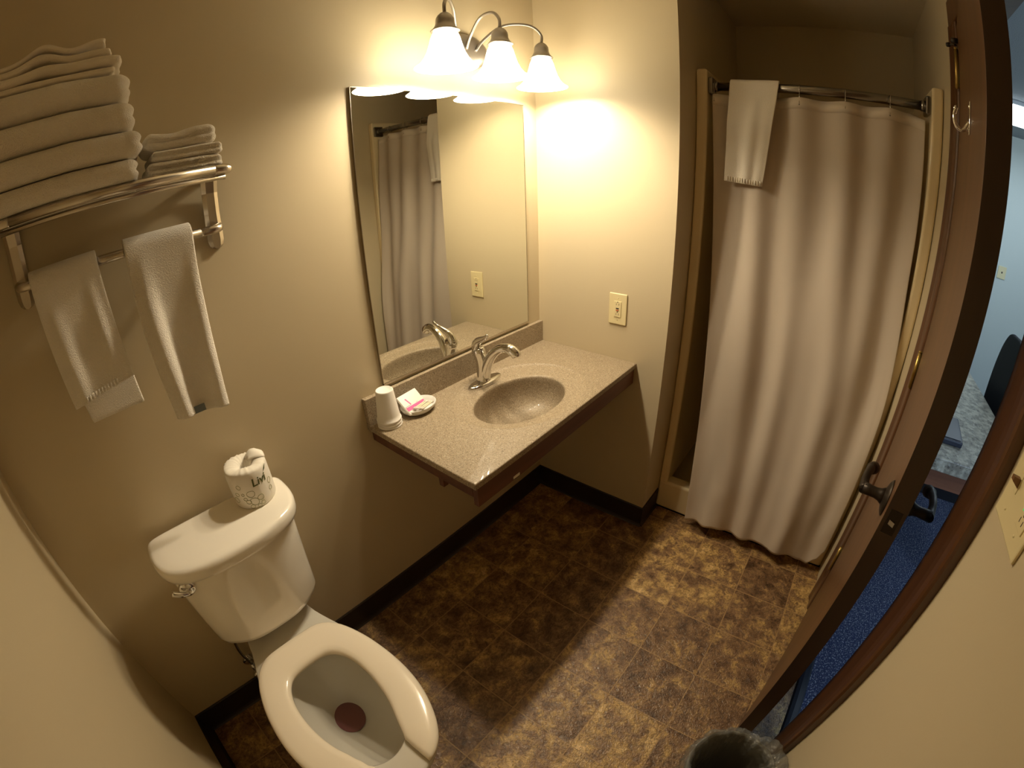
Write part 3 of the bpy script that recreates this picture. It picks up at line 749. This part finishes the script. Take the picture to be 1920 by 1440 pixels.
obj('hem_stitching', bm, M['thin_towel'], rt_, smooth=True)

# ---------------------------------------------------------------- toilet
TX = -1.550
t = empty('toilet', (TX, -.4, 0), 'white two-piece toilet with open-front seat and no lid', 'toilet')
def shift(P, z): return [V(TX+p.x, p.y, z) for p in P]
def scaled(P, c, sx, sy): return [Vector((c[0]+(p.x-c[0])*sx, c[1]+(p.y-c[1])*sy)) for p in P]
tank = chaikin(mirror_poly([(.14, -.030), (.192, -.030), (.200, -.060), (.198, -.165), (.150, -.205), (.085, -.236), (.0, -.240)]), 3)
rings = []
for z, sx, sy in ((.500, .76, .70), (.502, .84, .80), (.512, .89, .87), (.535, .915, .905), (.62, .935, .93), (.72, .96, .96), (.822, .985, .985), (.828, .98, .98)):
    rings.append(shift(scaled(tank, (0, -.03), sx, sy), z))
bm = bmesh.new(); loft(bm, rings, cap0=True, cap1=True); obj('tank', bm, M['porcelain'], t, smooth=True)
lid = chaikin(mirror_poly([(.12, -.024), (.205, -.024), (.219, -.050), (.217, -.150), (.178, -.214), (.09, -.247), (.0, -.252)]), 3)
rings = []
for z, s_ in ((.8265, .93), (.824, .965), (.828, .99), (.838, 1.0), (.853, 1.0), (.861, .988), (.8655, .965), (.868, .93), (.869, .80), (.8693, .4)):
    rings.append(shift(scaled(lid, (0, -.12), s_, 1-(1-s_)*1.4 if s_ > .9 else s_), z))
bm = bmesh.new(); loft(bm, rings, cap0=True, cap1=True); obj('tank_lid', bm, M['porcelain'], t, smooth=True)
N_ = 96; cc = (0, -.47)
outl = chaikin(mirror_poly([(.06, -.035), (.112, -.035), (.118, -.15), (.148, -.245), (.182, -.36), (.200, -.50), (.186, -.63), (.130, -.745), (.060, -.790), (0, -.798)]), 3)
base = chaikin(mirror_poly([(.06, -.10), (.105, -.11), (.112, -.20), (.118, -.35), (.122, -.47), (.105, -.56), (.05, -.595), (0, -.60)]), 3)
A, B = by_angle(outl, cc, N_), by_angle(base, cc, N_)
def mixr(k, z, s=1.0): return [V(TX+cc[0]+((a.x*k+b.x*(1-k))-cc[0])*s, cc[1]+((a.y*k+b.y*(1-k))-cc[1])*s, z) for a, b in zip(A, B)]
def ellr(cy, a, b, z): return [V(TX+a*math.cos(2*PI*i/N_), cy+b*math.sin(2*PI*i/N_), z) for i in range(N_)]
rings = [mixr(0, 0, 1.03), mixr(0, .012, 1.03), mixr(0, .02, 1.0), mixr(.02, .10, .94), mixr(.10, .18, .95), mixr(.32, .25, .97), mixr(.62, .31, .98), mixr(.86, .36, .98), mixr(.97, .395, .985), mixr(1, .415, .99), mixr(1, .432, .99), mixr(1, .4375, .982), mixr(1, .440, .965)]
def rim(k, z): return [a*(1-k)+b*k for a, b in zip(mixr(1, z, .965), ellr(-.505, .138, .205, z))]
rings += [rim(.5, .4405), rim(.94, .4400), ellr(-.505, .138, .205, .437), ellr(-.505, .134, .201, .430), ellr(-.505, .140, .207, .418), ellr(-.503, .146, .212, .400), ellr(-.500, .143, .205, .370), ellr(-.492, .128, .185, .325), ellr(-.475, .103, .150, .280), ellr(-.455, .078, .110, .245), ellr(-.435, .058, .078, .220), ellr(-.422, .046, .056, .205), ellr(-.420, .040, .045, .190), ellr(-.415, .036, .038, .150)]
bm = bmesh.new(); loft(bm, rings, cap0=True, cap1=True); obj('bowl', bm, M['porcelain_in'], t, smooth=True)
t.children[-1].data.materials[0] = M['porcelain']
bm = bmesh.new(); bm.faces.new([bm.verts.new(p) for p in ellr(-.421, .0475, .0575, .2075)]); obj('water', bm, M['water'], t)
# open-front seat
so = chaikin(mirror_poly([(.04, -.226), (.100, -.230), (.140, -.262), (.168, -.315), (.192, -.40), (.203, -.52), (.188, -.63), (.140, -.735), (.075, -.788), (0, -.800)]), 3)
si = chaikin(mirror_poly([(.035, -.338), (.075, -.350), (.105, -.405), (.112, -.49), (.100, -.58), (.074, -.645), (.052, -.700), (0, -.72)]), 3)
def seat_mesh(z0, th):
    sections = []; nS = 90; c = (0, -.52)
    for i in range(nS+1):
        f = i/nS
        ai = math.radians(-90+17 + f*(360-34)); ao = math.radians(-90+11.5 + f*(360-23))
        def hitp(P, a):
            d = Vector((math.cos(a), math.sin(a))); best = 0; cv = Vector(c)
            for p, q in zip(P, P[1:]+P[:1]):
                e = q-p; den = d.x*e.y-d.y*e.x
                if abs(den) < 1e-12: continue
                w_ = p-cv; tt = (w_.x*e.y-w_.y*e.x)/den; s = (w_.x*d.y-w_.y*d.x)/den
                if tt > best and -1e-6 <= s <= 1+1e-6: best = tt
            return cv + d*best
        pi_, po = hitp(si, ai), hitp(so, ao)
        end = min(f, 1-f)*nS; k = 1 if end >= 4 else [.30, .62, .82, .94][int(end)]
        m_ = (pi_+po)/2; pi_, po = m_+(pi_-m_)*(.80+.20*k), m_+(po-m_)*(.80+.20*k)
        sec = []
        for u, h in ((0, .0), (0, .35), (.03, .68), (.09, .88), (.22, 1.0), (.5, 1.04), (.78, 1.0), (.92, .86), (.975, .62), (1, .35), (1, 0)):
            p = pi_*(1-u)+po*u; sec.append(V(TX+p.x, p.y, z0 + th*(h if k == 1 else h*k**.5)))
        sections.append(sec)
    bm = bmesh.new(); loft(bm, sections, cap0=True, cap1=True); return bm
obj('seat', seat_mesh(.4415, .022), M['seat'], t, smooth=True)
for s in (-1, 1):
    bm = bmesh.new(); lathe(bm, [(.016, 0), (.016, .012), (.011, .022), (.0001, .026)], (TX+s*.118, -.30, .018), 16); obj('bolt_cap', bm, M['white_plastic'], t, smooth=True)
bm = bmesh.new(); lathe(bm, [(.0001, -.014), (.013, -.014), (.021, -.010), (.0235, -.004), (.0235, .004)], (-1.712, -.196, .800), 24, 'y')
h_ = obj('flush_handle', bm, M['chrome'], t, smooth=True)
bm = bmesh.new(); tube(bm, spline([(-1.710, -.210, .798), (-1.718, -.221, .803), (-1.735, -.222, .812), (-1.752, -.217, .822)], 5), [.0060]*8+[.0075]*8, 12)
obj('lever', bm, M['chrome'], h_, smooth=True)
# supply stop and hose
t2 = empty('supply_valve', (-1.700, -.01, .20), 'chrome water supply valve and hose at the wall behind the toilet', 'valve')
bm = bmesh.new(); lathe(bm, [(.0001, -.008), (.012, -.008), (.026, -.004), (.028, 0)], (-1.705, 0, .215), 20, 'y'); tube(bm, [V(-1.705, -.004, .215), V(-1.705, -.055, .215)], .008, 12); tube(bm, [V(-1.705, -.048, .205), V(-1.705, -.048, .245)], .010, 12)
obj('valve_body', bm, M['chrome'], t2, smooth=True)
bm = bmesh.new(); lathe(bm, [(.0001, -.080), (.012, -.080), (.014, -.074), (.012, -.060), (.006, -.056)], (-1.705, 0, .215), 16, 'y', sx=1.5, sy=.8); obj('valve_knob', bm, M['chrome'], t2, smooth=True)
bm = bmesh.new(); tube(bm, spline([(-1.705, -.048, .245), (-1.712, -.050, .32), (-1.705, -.065, .40), (-1.680, -.085, .4995)], 8), .005, 10); obj('hose', bm, M['steel'], t2, smooth=True)

# ---------------------------------------------------------------- wrapped toilet roll
RCX, RCY, RZ0, RR, RH = -1.424, -.088, .8695, .060, .112
t = empty('toilet_roll', (RCX, RCY, RZ0), 'paper-wrapped toilet roll with leaf print standing on the tank lid', 'toilet roll')
bm = bmesh.new(); n = 72; rings = []
for r, z in ((.050, 0), (.057, .001), (.0595, .006), (.060, .03), (.0605, .06), (.060, .095), (.0592, .105), (.0575, .1095), (.054, .1120), (.046, .1128), (.036, .1122), (.027, .1100), (.019, .1035), (.013, .090), (.008, .074)):
    ring = []
    for i in range(n):
        a = 2*PI*i/n
        pl = .0011*math.sin(a*24+math.sin(a*5)*1.5) if z > .106 or r < .04 and z > .05 else 0
        dz = .0022*math.sin(a*3+1)*(z > .1)
        ring.append(V(RCX+(r+pl*.5)*math.cos(a), RCY+(r+pl*.5)*math.sin(a), RZ0+z+pl+dz))
    rings.append(ring)
loft(bm, rings, cap0=True, cap1=True); obj('wrapper', bm, M['paper'], t, smooth=True)
bm = bmesh.new(); g = []
for i in range(9):
    row = []
    for j in range(7):
        u, v = i/8, j/6; a = math.radians(-20+75*u); r = .012+.049*v
        row.append(bm.verts.new(V(RCX+r*math.cos(a), RCY+r*math.sin(a), RZ0+.1135+.016*math.sin(PI*min(1, v*.95))*math.sin(PI*min(1, u*1.05))**.7+.002*math.sin(u*13+v*4))))
    g.append(row)
for i in range(8):
    for j in range(6): bm.faces.new((g[i][j], g[i+1][j], g[i+1][j+1], g[i][j+1]))
o = obj('wrapper_tail', bm, M['paper'], t, smooth=True); s_ = o.modifiers.new('s', 'SOLIDIFY'); s_.thickness = .0008
def on_roll(a, z, d=.0008): return V(RCX+(RR+d)*math.cos(a), RCY+(RR+d)*math.sin(a), RZ0+z)
fc = bpy.data.curves.new('txt', 'FONT'); fc.body = 'Livi'; fc.size = .033; fc.extrude = 0.0; fc.resolution_u = 3; fc.shear = .12; fc.offset = .0006
fo = bpy.data.objects.new('txt', fc); COL.objects.link(fo); dg = bpy.context.evaluated_depsgraph_get(); me = bpy.data.meshes.new_from_object(fo.evaluated_get(dg)); bpy.data.objects.remove(fo)
bm = bmesh.new(); bm.from_mesh(me); bmesh.ops.triangulate(bm, faces=bm.faces[:])
a0 = math.radians(-101)
for v in bm.verts: v.co = on_roll(a0 + v.co.x/RR, .068 + v.co.y, .0012)
obj('brand_print', bm, M['print_green'], t)
bm = bmesh.new(); tube(bm, [on_roll(a0+.047/RR, .093, .0012), on_roll(a0+.052/RR, .098, .0012), on_roll(a0+.061/RR, .106, .0012)], [.0006, .0016, .0004], 6); obj('leaf_accent', bm, M['print_green'], t)
rnd = random.Random(4)
for (ad, z, rr) in ((-138, .074, .0065), (-112, .049, .0105), (-108, .024, .0115), (-90, .030, .0085), (-124, .026, .0065), (-88, .012, .0055), (-100, .008, .0050), (-118, .010, .0060), (-48, .058, .0075), (-133, .050, .0040), (-130, .036, .0050), (-52, .036, .006), (-160, .030, .009), (-150, .05, .006)):
    a = math.radians(ad); pts = []
    rot = rnd.random()*6
    for i in range(21):
        q = 2*PI*i/20; rad = rr*(1+.16*max(0, math.cos(q-rot))**6+.05*math.cos(2*q+rot)); pts.append(on_roll(a + rad*math.cos(q)/RR, z + rad*math.sin(q)*.95))
    bm = bmesh.new(); tube(bm, pts, .00055, 5, caps=False); obj('leaf_outline', bm, M['print_leaf'], t)

# ---------------------------------------------------------------- shower stall, rod, curtain
t = empty('shower_stall', (.19, -1.09, 0), 'cream fibreglass shower stall behind the curtain', 'shower')
FR = .045
def flange(y0, y1):
    bm = bmesh.new(); box(bm, .190, .925, min(y0, y1), max(y0, y1), .16, 2.058, .010, 3); return bm
obj('side_wall', flange(YB-.001, YB-FR), M['fiberglass'], t, smooth=False)
obj('side_wall', flange(YR+.001, YR+FR), M['fiberglass'], t)
obj('rear_wall', nb(.900, .948, YR+FR, YB-FR, .10, 2.058, .008), M['fiberglass'], t)
bm = bmesh.new(); box(bm, .190, .262, YR+.001, YB-.001, .0005, .172, .014, 4); obj('threshold', bm, M['fiberglass'], t, smooth=False)
obj('pan_floor', nb(.25, .945, YR+.002, YB-.002, .0005, .070), M['fiberglass'], t)
t = empty('shower_rod', (RODX, YB-FR, RODZ), 'dull metal shower curtain rod across the alcove opening', 'curtain rod')
bm = bmesh.new(); tube(bm, [V(RODX, YB-FR-.004, RODZ), V(RODX, YR+FR+.004, RODZ)], .0175, 20); obj('rod_tube', bm, M['steel'], t, smooth=True)
for y, s in ((YB-FR, -1), (YR+FR, 1)):
    obj('rod_flange', nb(RODX-.034, RODX+.034, y+s*.0005 if s > 0 else y+s*.020, y+s*.020 if s > 0 else y+s*.0005, RODZ-.034, RODZ+.034, .006, 3), M['steel'], t)
    bm = bmesh.new(); tube(bm, [V(RODX, y+s*.019, RODZ), V(RODX, y+s*.034, RODZ)], .020, 20); obj('rod_socket', bm, M['steel'], t, smooth=True)
RY = [-.692, -.857, -1.020, -1.190, -1.355, -1.476]
botpts = [(-.819, .040), (-.90, .062), (-.975, .080), (-1.096, .058), (-1.232, .070), (-1.341, .074), (-1.42, .050), (-1.462, .040), (-1.495, .085), (-1.520, .15)]
def interp(P, y):
    P = sorted(P); 
    if y <= P[0][0]: return P[0][1]
    for a, b in zip(P, P[1:]):
        if y <= b[0]:
            k = (y-a[0])/(b[0]-a[0]); k = k*k*(3-2*k); return a[1]+(b[1]-a[1])*k
    return P[-1][1]
YT0, YT1, YB0, YB1 = -.684, -1.488, -.819, -1.520
def curtain_pt(u, t):
    q_ = min(1, max(0, (t-.28)/.35)); yr = YT1 - .034*q_*q_*(3-2*q_)
    y = lerp(lerp(YT0, YB0, t**1.15), yr, u)
    yt = lerp(YT0, YT1, u)
    zt = 1.960 - .0025*abs(math.sin(PI*(yt-RY[0])/.1655)) - (.02*max(0, (u-.93)/.07)**1.2)
    zb = interp(botpts, lerp(YB0, YB1, u))
    z = zt + (zb-zt)*t
    x = lerp(.236, .118, t**.9)
    am = .012*(1-t)**2 + .004
    x -= am*math.cos(2*PI*(yt-RY[0])/.1655)
    ph = u + .010*math.sin(3*t+u*4)
    g = .55*math.cos(2*PI*2.1*ph - 2.6) + .40*math.cos(2*PI*3.9*ph + .9 + .9*t) + .16*math.cos(2*PI*7.1*ph + 2.0 - 1.6*t)
    x -= g*(.003 + .017*min(1, t*1.5)*(1+.3*t))
    x -= .016*fbm((u*2.6+t*.8, t*1.9, 0), 1.7, 3)*min(1, t*3)
    x -= .005*fbm((u*9, t*12, 0), 1.2, 6)*max(0, t-.75)*4
    if z < .23: x = min(x, .176)
    return V(x, y, z)
bm = bmesh.new(); nu, nv = 200, 150; g = [[bm.verts.new(curtain_pt(i/nu, j/nv)) for j in range(nv+1)] for i in range(nu+1)]
for i in range(nu):
    for j in range(nv): bm.faces.new((g[i][j], g[i+1][j], g[i+1][j+1], g[i][j+1]))
cur = obj('shower_curtain', bm, M['curtain'], smooth=True, label='long cream cloth shower curtain hanging closed over the shower stall', cat='curtain')
s_ = cur.modifiers.new('s', 'SOLIDIFY'); s_.thickness = .0016; s_.offset = 0
bm = bmesh.new(); g = [[bm.verts.new(curtain_pt(i/nu, .0225*j) + V(-.0016, 0, .0004)) for j in (0, .5, 1)] for i in range(nu+1)]
for i in range(nu):
    for j in range(2): bm.faces.new((g[i][j], g[i+1][j], g[i+1][j+1], g[i][j+1]))
o = obj('header_hem', bm, mat('doubled_curtain_cloth', (0.66, 0.58, 0.48), 0.75, spec=0.25, sheen=0.2), cur, smooth=True); s_ = o.modifiers.new('s', 'SOLIDIFY'); s_.thickness = .0012; s_.offset = 0
for y in RY[:-1]:
    u = (y-YT0)/(YT1-YT0); p = curtain_pt(min(1, max(0, u)), .008)
    pts = [V(RODX + .0205*math.cos(a)-.002, y, RODZ-.002 + .0205*math.sin(a)) for a in [math.radians(q) for q in range(-70, 251, 20)]]
    pts = pts[::-1]; pts = [p+V(.004, 0, -.012), p+V(-.004, 0, -.010), V(lerp(p.x-.004, pts[0].x, .6), y, p.z+.012)] + pts[1:]
    bm = bmesh.new(); tube(bm, pts, .0014, 8); o = obj('curtain_hook', bm, M['nickel'], cur, smooth=True)
    bm = bmesh.new(); lathe(bm, [(.0001, -.0022), (.0022, -.0022), (.0022, 0)], (0, 0, 0), 10, 'x')
    for v in bm.verts: v.co += p + V(-.001, 0, -.013)
    obj('grommet', bm, M['black'], cur)
    
# ---------------------------------------------------------------- door, standing ajar
AJ = math.radians(9.9); HP = V(-.100, -1.538, 0)
dS = V(-math.cos(AJ), math.sin(AJ), 0); dN = V(math.sin(AJ), math.cos(AJ), 0)
def D(bm):
    for v in bm.verts: v.co = HP + dS*v.co.x + dN*v.co.y + V(0, 0, v.co.z)
    return bm
door = bpy.data.objects.new('door_1', None)
bm = D(box(bmesh.new(), .004, .711, -.0445, 0, .008, 2.185, .0012, 1)); door = obj('door_1', bm, M['door'], kind='structure')
door['label'] = 'dark wood bathroom door standing ajar beside the shower'
def dpart(name, bm, m, parent=None, smooth=True): return obj(name, D(bm), m, parent or door, smooth=smooth)
def handle(sgn, base):
    c = (.632, 1.052)
    bm = bmesh.new(); lathe(bm, [(.0001, .016), (.012, .016), (.014, .014), (.020, .011), (.032, .007), (.039, .003), (.0405, 0), (.038, -.0005)], (0, 0, 0), 32, 'y')
    for v in bm.verts: v.co = V(c[0]+v.co.x, base+sgn*v.co.y, c[1]+v.co.z)
    h = dpart('door_handle', bm, M['bronze'])
    bm = bmesh.new(); tube(bm, [V(c[0], base+sgn*k, c[1]) for k in (.006, .020, .030, .045, .060)], [.022, .014, .0120, .0125, .0135], 20); dpart('handle_neck', bm, M['bronze'], h)
    pts = spline([(c[0]+.006, base+sgn*.056, c[1]), (c[0]-.015, base+sgn*.060, c[1]+.001), (c[0]-.045, base+sgn*.061, c[1]+.006), (c[0]-.080, base+sgn*.057, c[1]+.004), (c[0]-.108, base+sgn*.050, c[1]-.006)], 6)
    bm = bmesh.new(); m_ = len(pts)-1; tube(bm, pts, [.0125-.003*math.sin(PI*i/m_)+(.003 if i > m_*.8 else 0) for i in range(m_+1)], 16, side=(0, 0, 1)); dpart('lever', bm, M['bronze'], h)
handle(1, 0); handle(-1, -.0445)
dpart('edge_strip', nb(.7105, .7118, -.0443, -.0002, .010, 2.183), M['door_edge'], smooth=False)  # thin strip on the free edge, darker than the leaf
bm = bmesh.new(); box(bm, .7112, .7130, -.036, -.0085, 1.052-.029, 1.052+.029, .0006, 1); pl_ = dpart('latch_plate', bm, M['bronze'], smooth=False)
bm = bmesh.new(); prism(bm, [(.7125, -.027), (.7205, -.027), (.7135, -.015), (.7125, -.015)], 1.047, 1.058, 'z'); dpart('latch_bolt', bm, M['nickel'], pl_, smooth=False)
for zc in (2.055, 1.140, .325):
    bm = bmesh.new()
    tube(bm, [V(-.0015, .0065, zc-.0575), V(-.0015, .0065, zc+.0575)], .0068, 14)
    tube(bm, [V(-.0015, .0065, zc-.061), V(-.0015, .0065, zc+.062)], .0045, 12); tube(bm, [V(-.0015, .0065, zc+.060), V(-.0015, .0065, zc+.064)], .0070, 12)
    dpart('hinge', bm, M['brass'])
bm = bmesh.new(); tube(bm, spline([(-.0015, .0065, 2.1285), (-.010, .014, 2.131), (-.020, .026, 2.132)], 5), .0032, 10); tube(bm, [V(-.018, .025, 2.132), V(-.023, .033, 2.132)], .0075, 14)
tube(bm, spline([(-.0015, .0065, 2.1285), (.016, .020, 2.130), (.034, .020, 2.130)], 5), .0032, 10); tube(bm, [V(.030, .001, 2.1300), V(.030, .022, 2.1300)], .0085, 14)
dpart('door_stop', bm, M['bronze'])
bm = bmesh.new(); box(bm, .388, .406, 0, .0035, 1.795, 1.868, .0015, 2); hk = dpart('coat_hook', bm, M['chrome'])
bm = bmesh.new(); pts = spline([(.397, .003, 1.822), (.397, .012, 1.806), (.397, .022, 1.803), (.397, .033, 1.812), (.397, .037, 1.832), (.397, .034, 1.846)], 7); tube(bm, pts, [.0055]*8+[.0048]*(len(pts)-8), 12); dpart('hook_arm', bm, M['chrome'], hk)
bm = bmesh.new(); lathe(bm, [(.0001, -.0065), (.004, -.005), (.0065, 0), (.004, .005), (.0001, .0065)], (.397, .034, 1.848), 14); dpart('hook_tip', bm, M['chrome'], hk)
for z in (1.806, 1.857):
    bm = bmesh.new(); lathe(bm, [(.0001, .0058), (.003, .0052), (.0045, .0035)], (.397, 0, z), 12, 'y'); dpart('screw', bm, M['chrome'], hk)

# ---------------------------------------------------------------- waste bin with liner
BX, BYc = -1.082, -1.408
t = empty('waste_bin', (BX, BYc, 0), 'small round waste bin with a crumpled clear liner, by the door frame', 'trash can')
bm = bmesh.new(); lathe(bm, [(.0001, .001), (.090, .001), (.095, .006), (.120, .345), (.126, .352), (.1265, .358), (.122, .360), (.116, .352), (.091, .012), (.0001, .010)], (BX, BYc, 0), 48); obj('bin_body', bm, M['bin'], t, smooth=True)
bm = bmesh.new(); n = 160; rings = []
for k, (r, z) in enumerate(((.129, .235), (.133, .27), (.132, .305), (.1315, .335), (.131, .355), (.129, .368), (.122, .372), (.114, .362), (.108, .33), (.102, .26), (.094, .16), (.085, .06), (.050, .022))):
    ring = []
    for i in range(n):
        a = 2*PI*i/n; w_ = .010*fbm((math.cos(a)*2.2, math.sin(a)*2.2, z*9), 2.0, 4)+.014*(.35-abs(fbm((math.cos(a)*6+z*9, math.sin(a)*6, z*7), 1.5, 7)))
        fl = .034*max(0, math.cos(a+math.radians(48)))**5*(r > .12)
        rr = fl + r + (w_ if r > .12 else w_*1.3-.004) + (.012*max(0, math.sin(a*3+.5))*((.36-z)/.13) if k < 4 else 0)
        ring.append(V(BX+rr*math.cos(a), max(BYc+rr*math.sin(a), YR+.004), z + (.010*fbm((math.cos(a)*3, math.sin(a)*3, 0), 1.5, 9) if 2 < k < 9 else 0)+(.02*math.sin(a*5) if k == 0 else 0)))
    rings.append(ring)
loft(bm, rings, cap1=True); o = obj('liner', bm, M['liner'], t, smooth=True)

# ---------------------------------------------------------------- desk, box, chair, jack plate in the next room
t = empty('desk', (.17, -1.98, 0), 'stone-patterned desk top with wooden apron in the next room', 'desk')
obj('desk_top', nb(.17, 2.618, -2.285, BY-.002, .692, .750, .003), M['desk_stone'], t)
obj('desk_apron', nb(.186, 2.618, -2.265, BY-.004, .612, .692, .002), M['desk_wood'], t)
obj('black_bar', nb(.200, .230, -2.25, BY-.006, .560, .612), M['chair'], t)  # plain black bar below the apron
for y in (-2.255, BY-.055): obj('leg', nb(.200, .245, y, y+.045, .001, .612, .003), M['desk_wood'], t)
bm = nb(.315, .50, -1.955, -1.700, .7505, .775, .004)
for v in bm.verts:
    if v.co.z > .77: v.co.z += .030*(v.co.x-.315)/.185
o = obj('storage_box', bm, M['navy'], label='low navy box with a sloping grey top lying on the desk', cat='box')
bm = nb(.325, .490, -1.945, -1.710, .7755, .7772, .001)
for v in bm.verts: v.co.z += .030*(v.co.x-.315)/.185 + .001
obj('top_panel', bm, M['black'], o)
t = empty('chair', (1.12, -2.62, 0), 'black chair with rounded back standing behind the desk', 'chair')
obj('seat', bend_box(.90, 1.36, -2.86, -2.42, .43, .50, .035, None, 24, 24, 8), M['chair'], t, smooth=True)
def cf(p):
    q = p.copy(); dz = max(0, (p.z-.62)/.50); q.x = 1.13 + (p.x-1.13)*math.sqrt(max(.02, 1-dz**2.3*.93)); q.y += .03*dz; return q
obj('backrest', bend_box(.86, 1.40, -2.44, -2.40, .56, 1.12, .018, cf, 30, 6, 40), M['chair'], t, smooth=True)
bm = bmesh.new(); tube(bm, [V(1.13, -2.64, .05), V(1.13, -2.64, .44)], .025, 14); obj('column', bm, M['chair'], t, smooth=True)
for k in range(5):
    a = 2*PI*k/5; bm = bmesh.new(); tube(bm, [V(1.13, -2.64, .075), V(1.13+.25*math.cos(a), -2.64+.25*math.sin(a), .030)], .016, 10); tube(bm, [V(1.13+.25*math.cos(a), -2.655+.25*math.sin(a), .027), V(1.13+.25*math.cos(a), -2.625+.25*math.sin(a), .027)], .025, 14); obj('leg', bm, M['chair'], t, smooth=True)
t = empty('phone_jack', (2.62, -2.735, 1.335), 'small ivory jack plate on the pale wall of the next room', 'wall plate')
obj('cover_plate', nb(2.613, 2.6198, -2.775, -2.695, 1.285, 1.387, .002), M['ivory'], t)
obj('jack_socket', nb(2.610, 2.614, -2.741, -2.729, 1.330, 1.344), M['darkhole'], t)
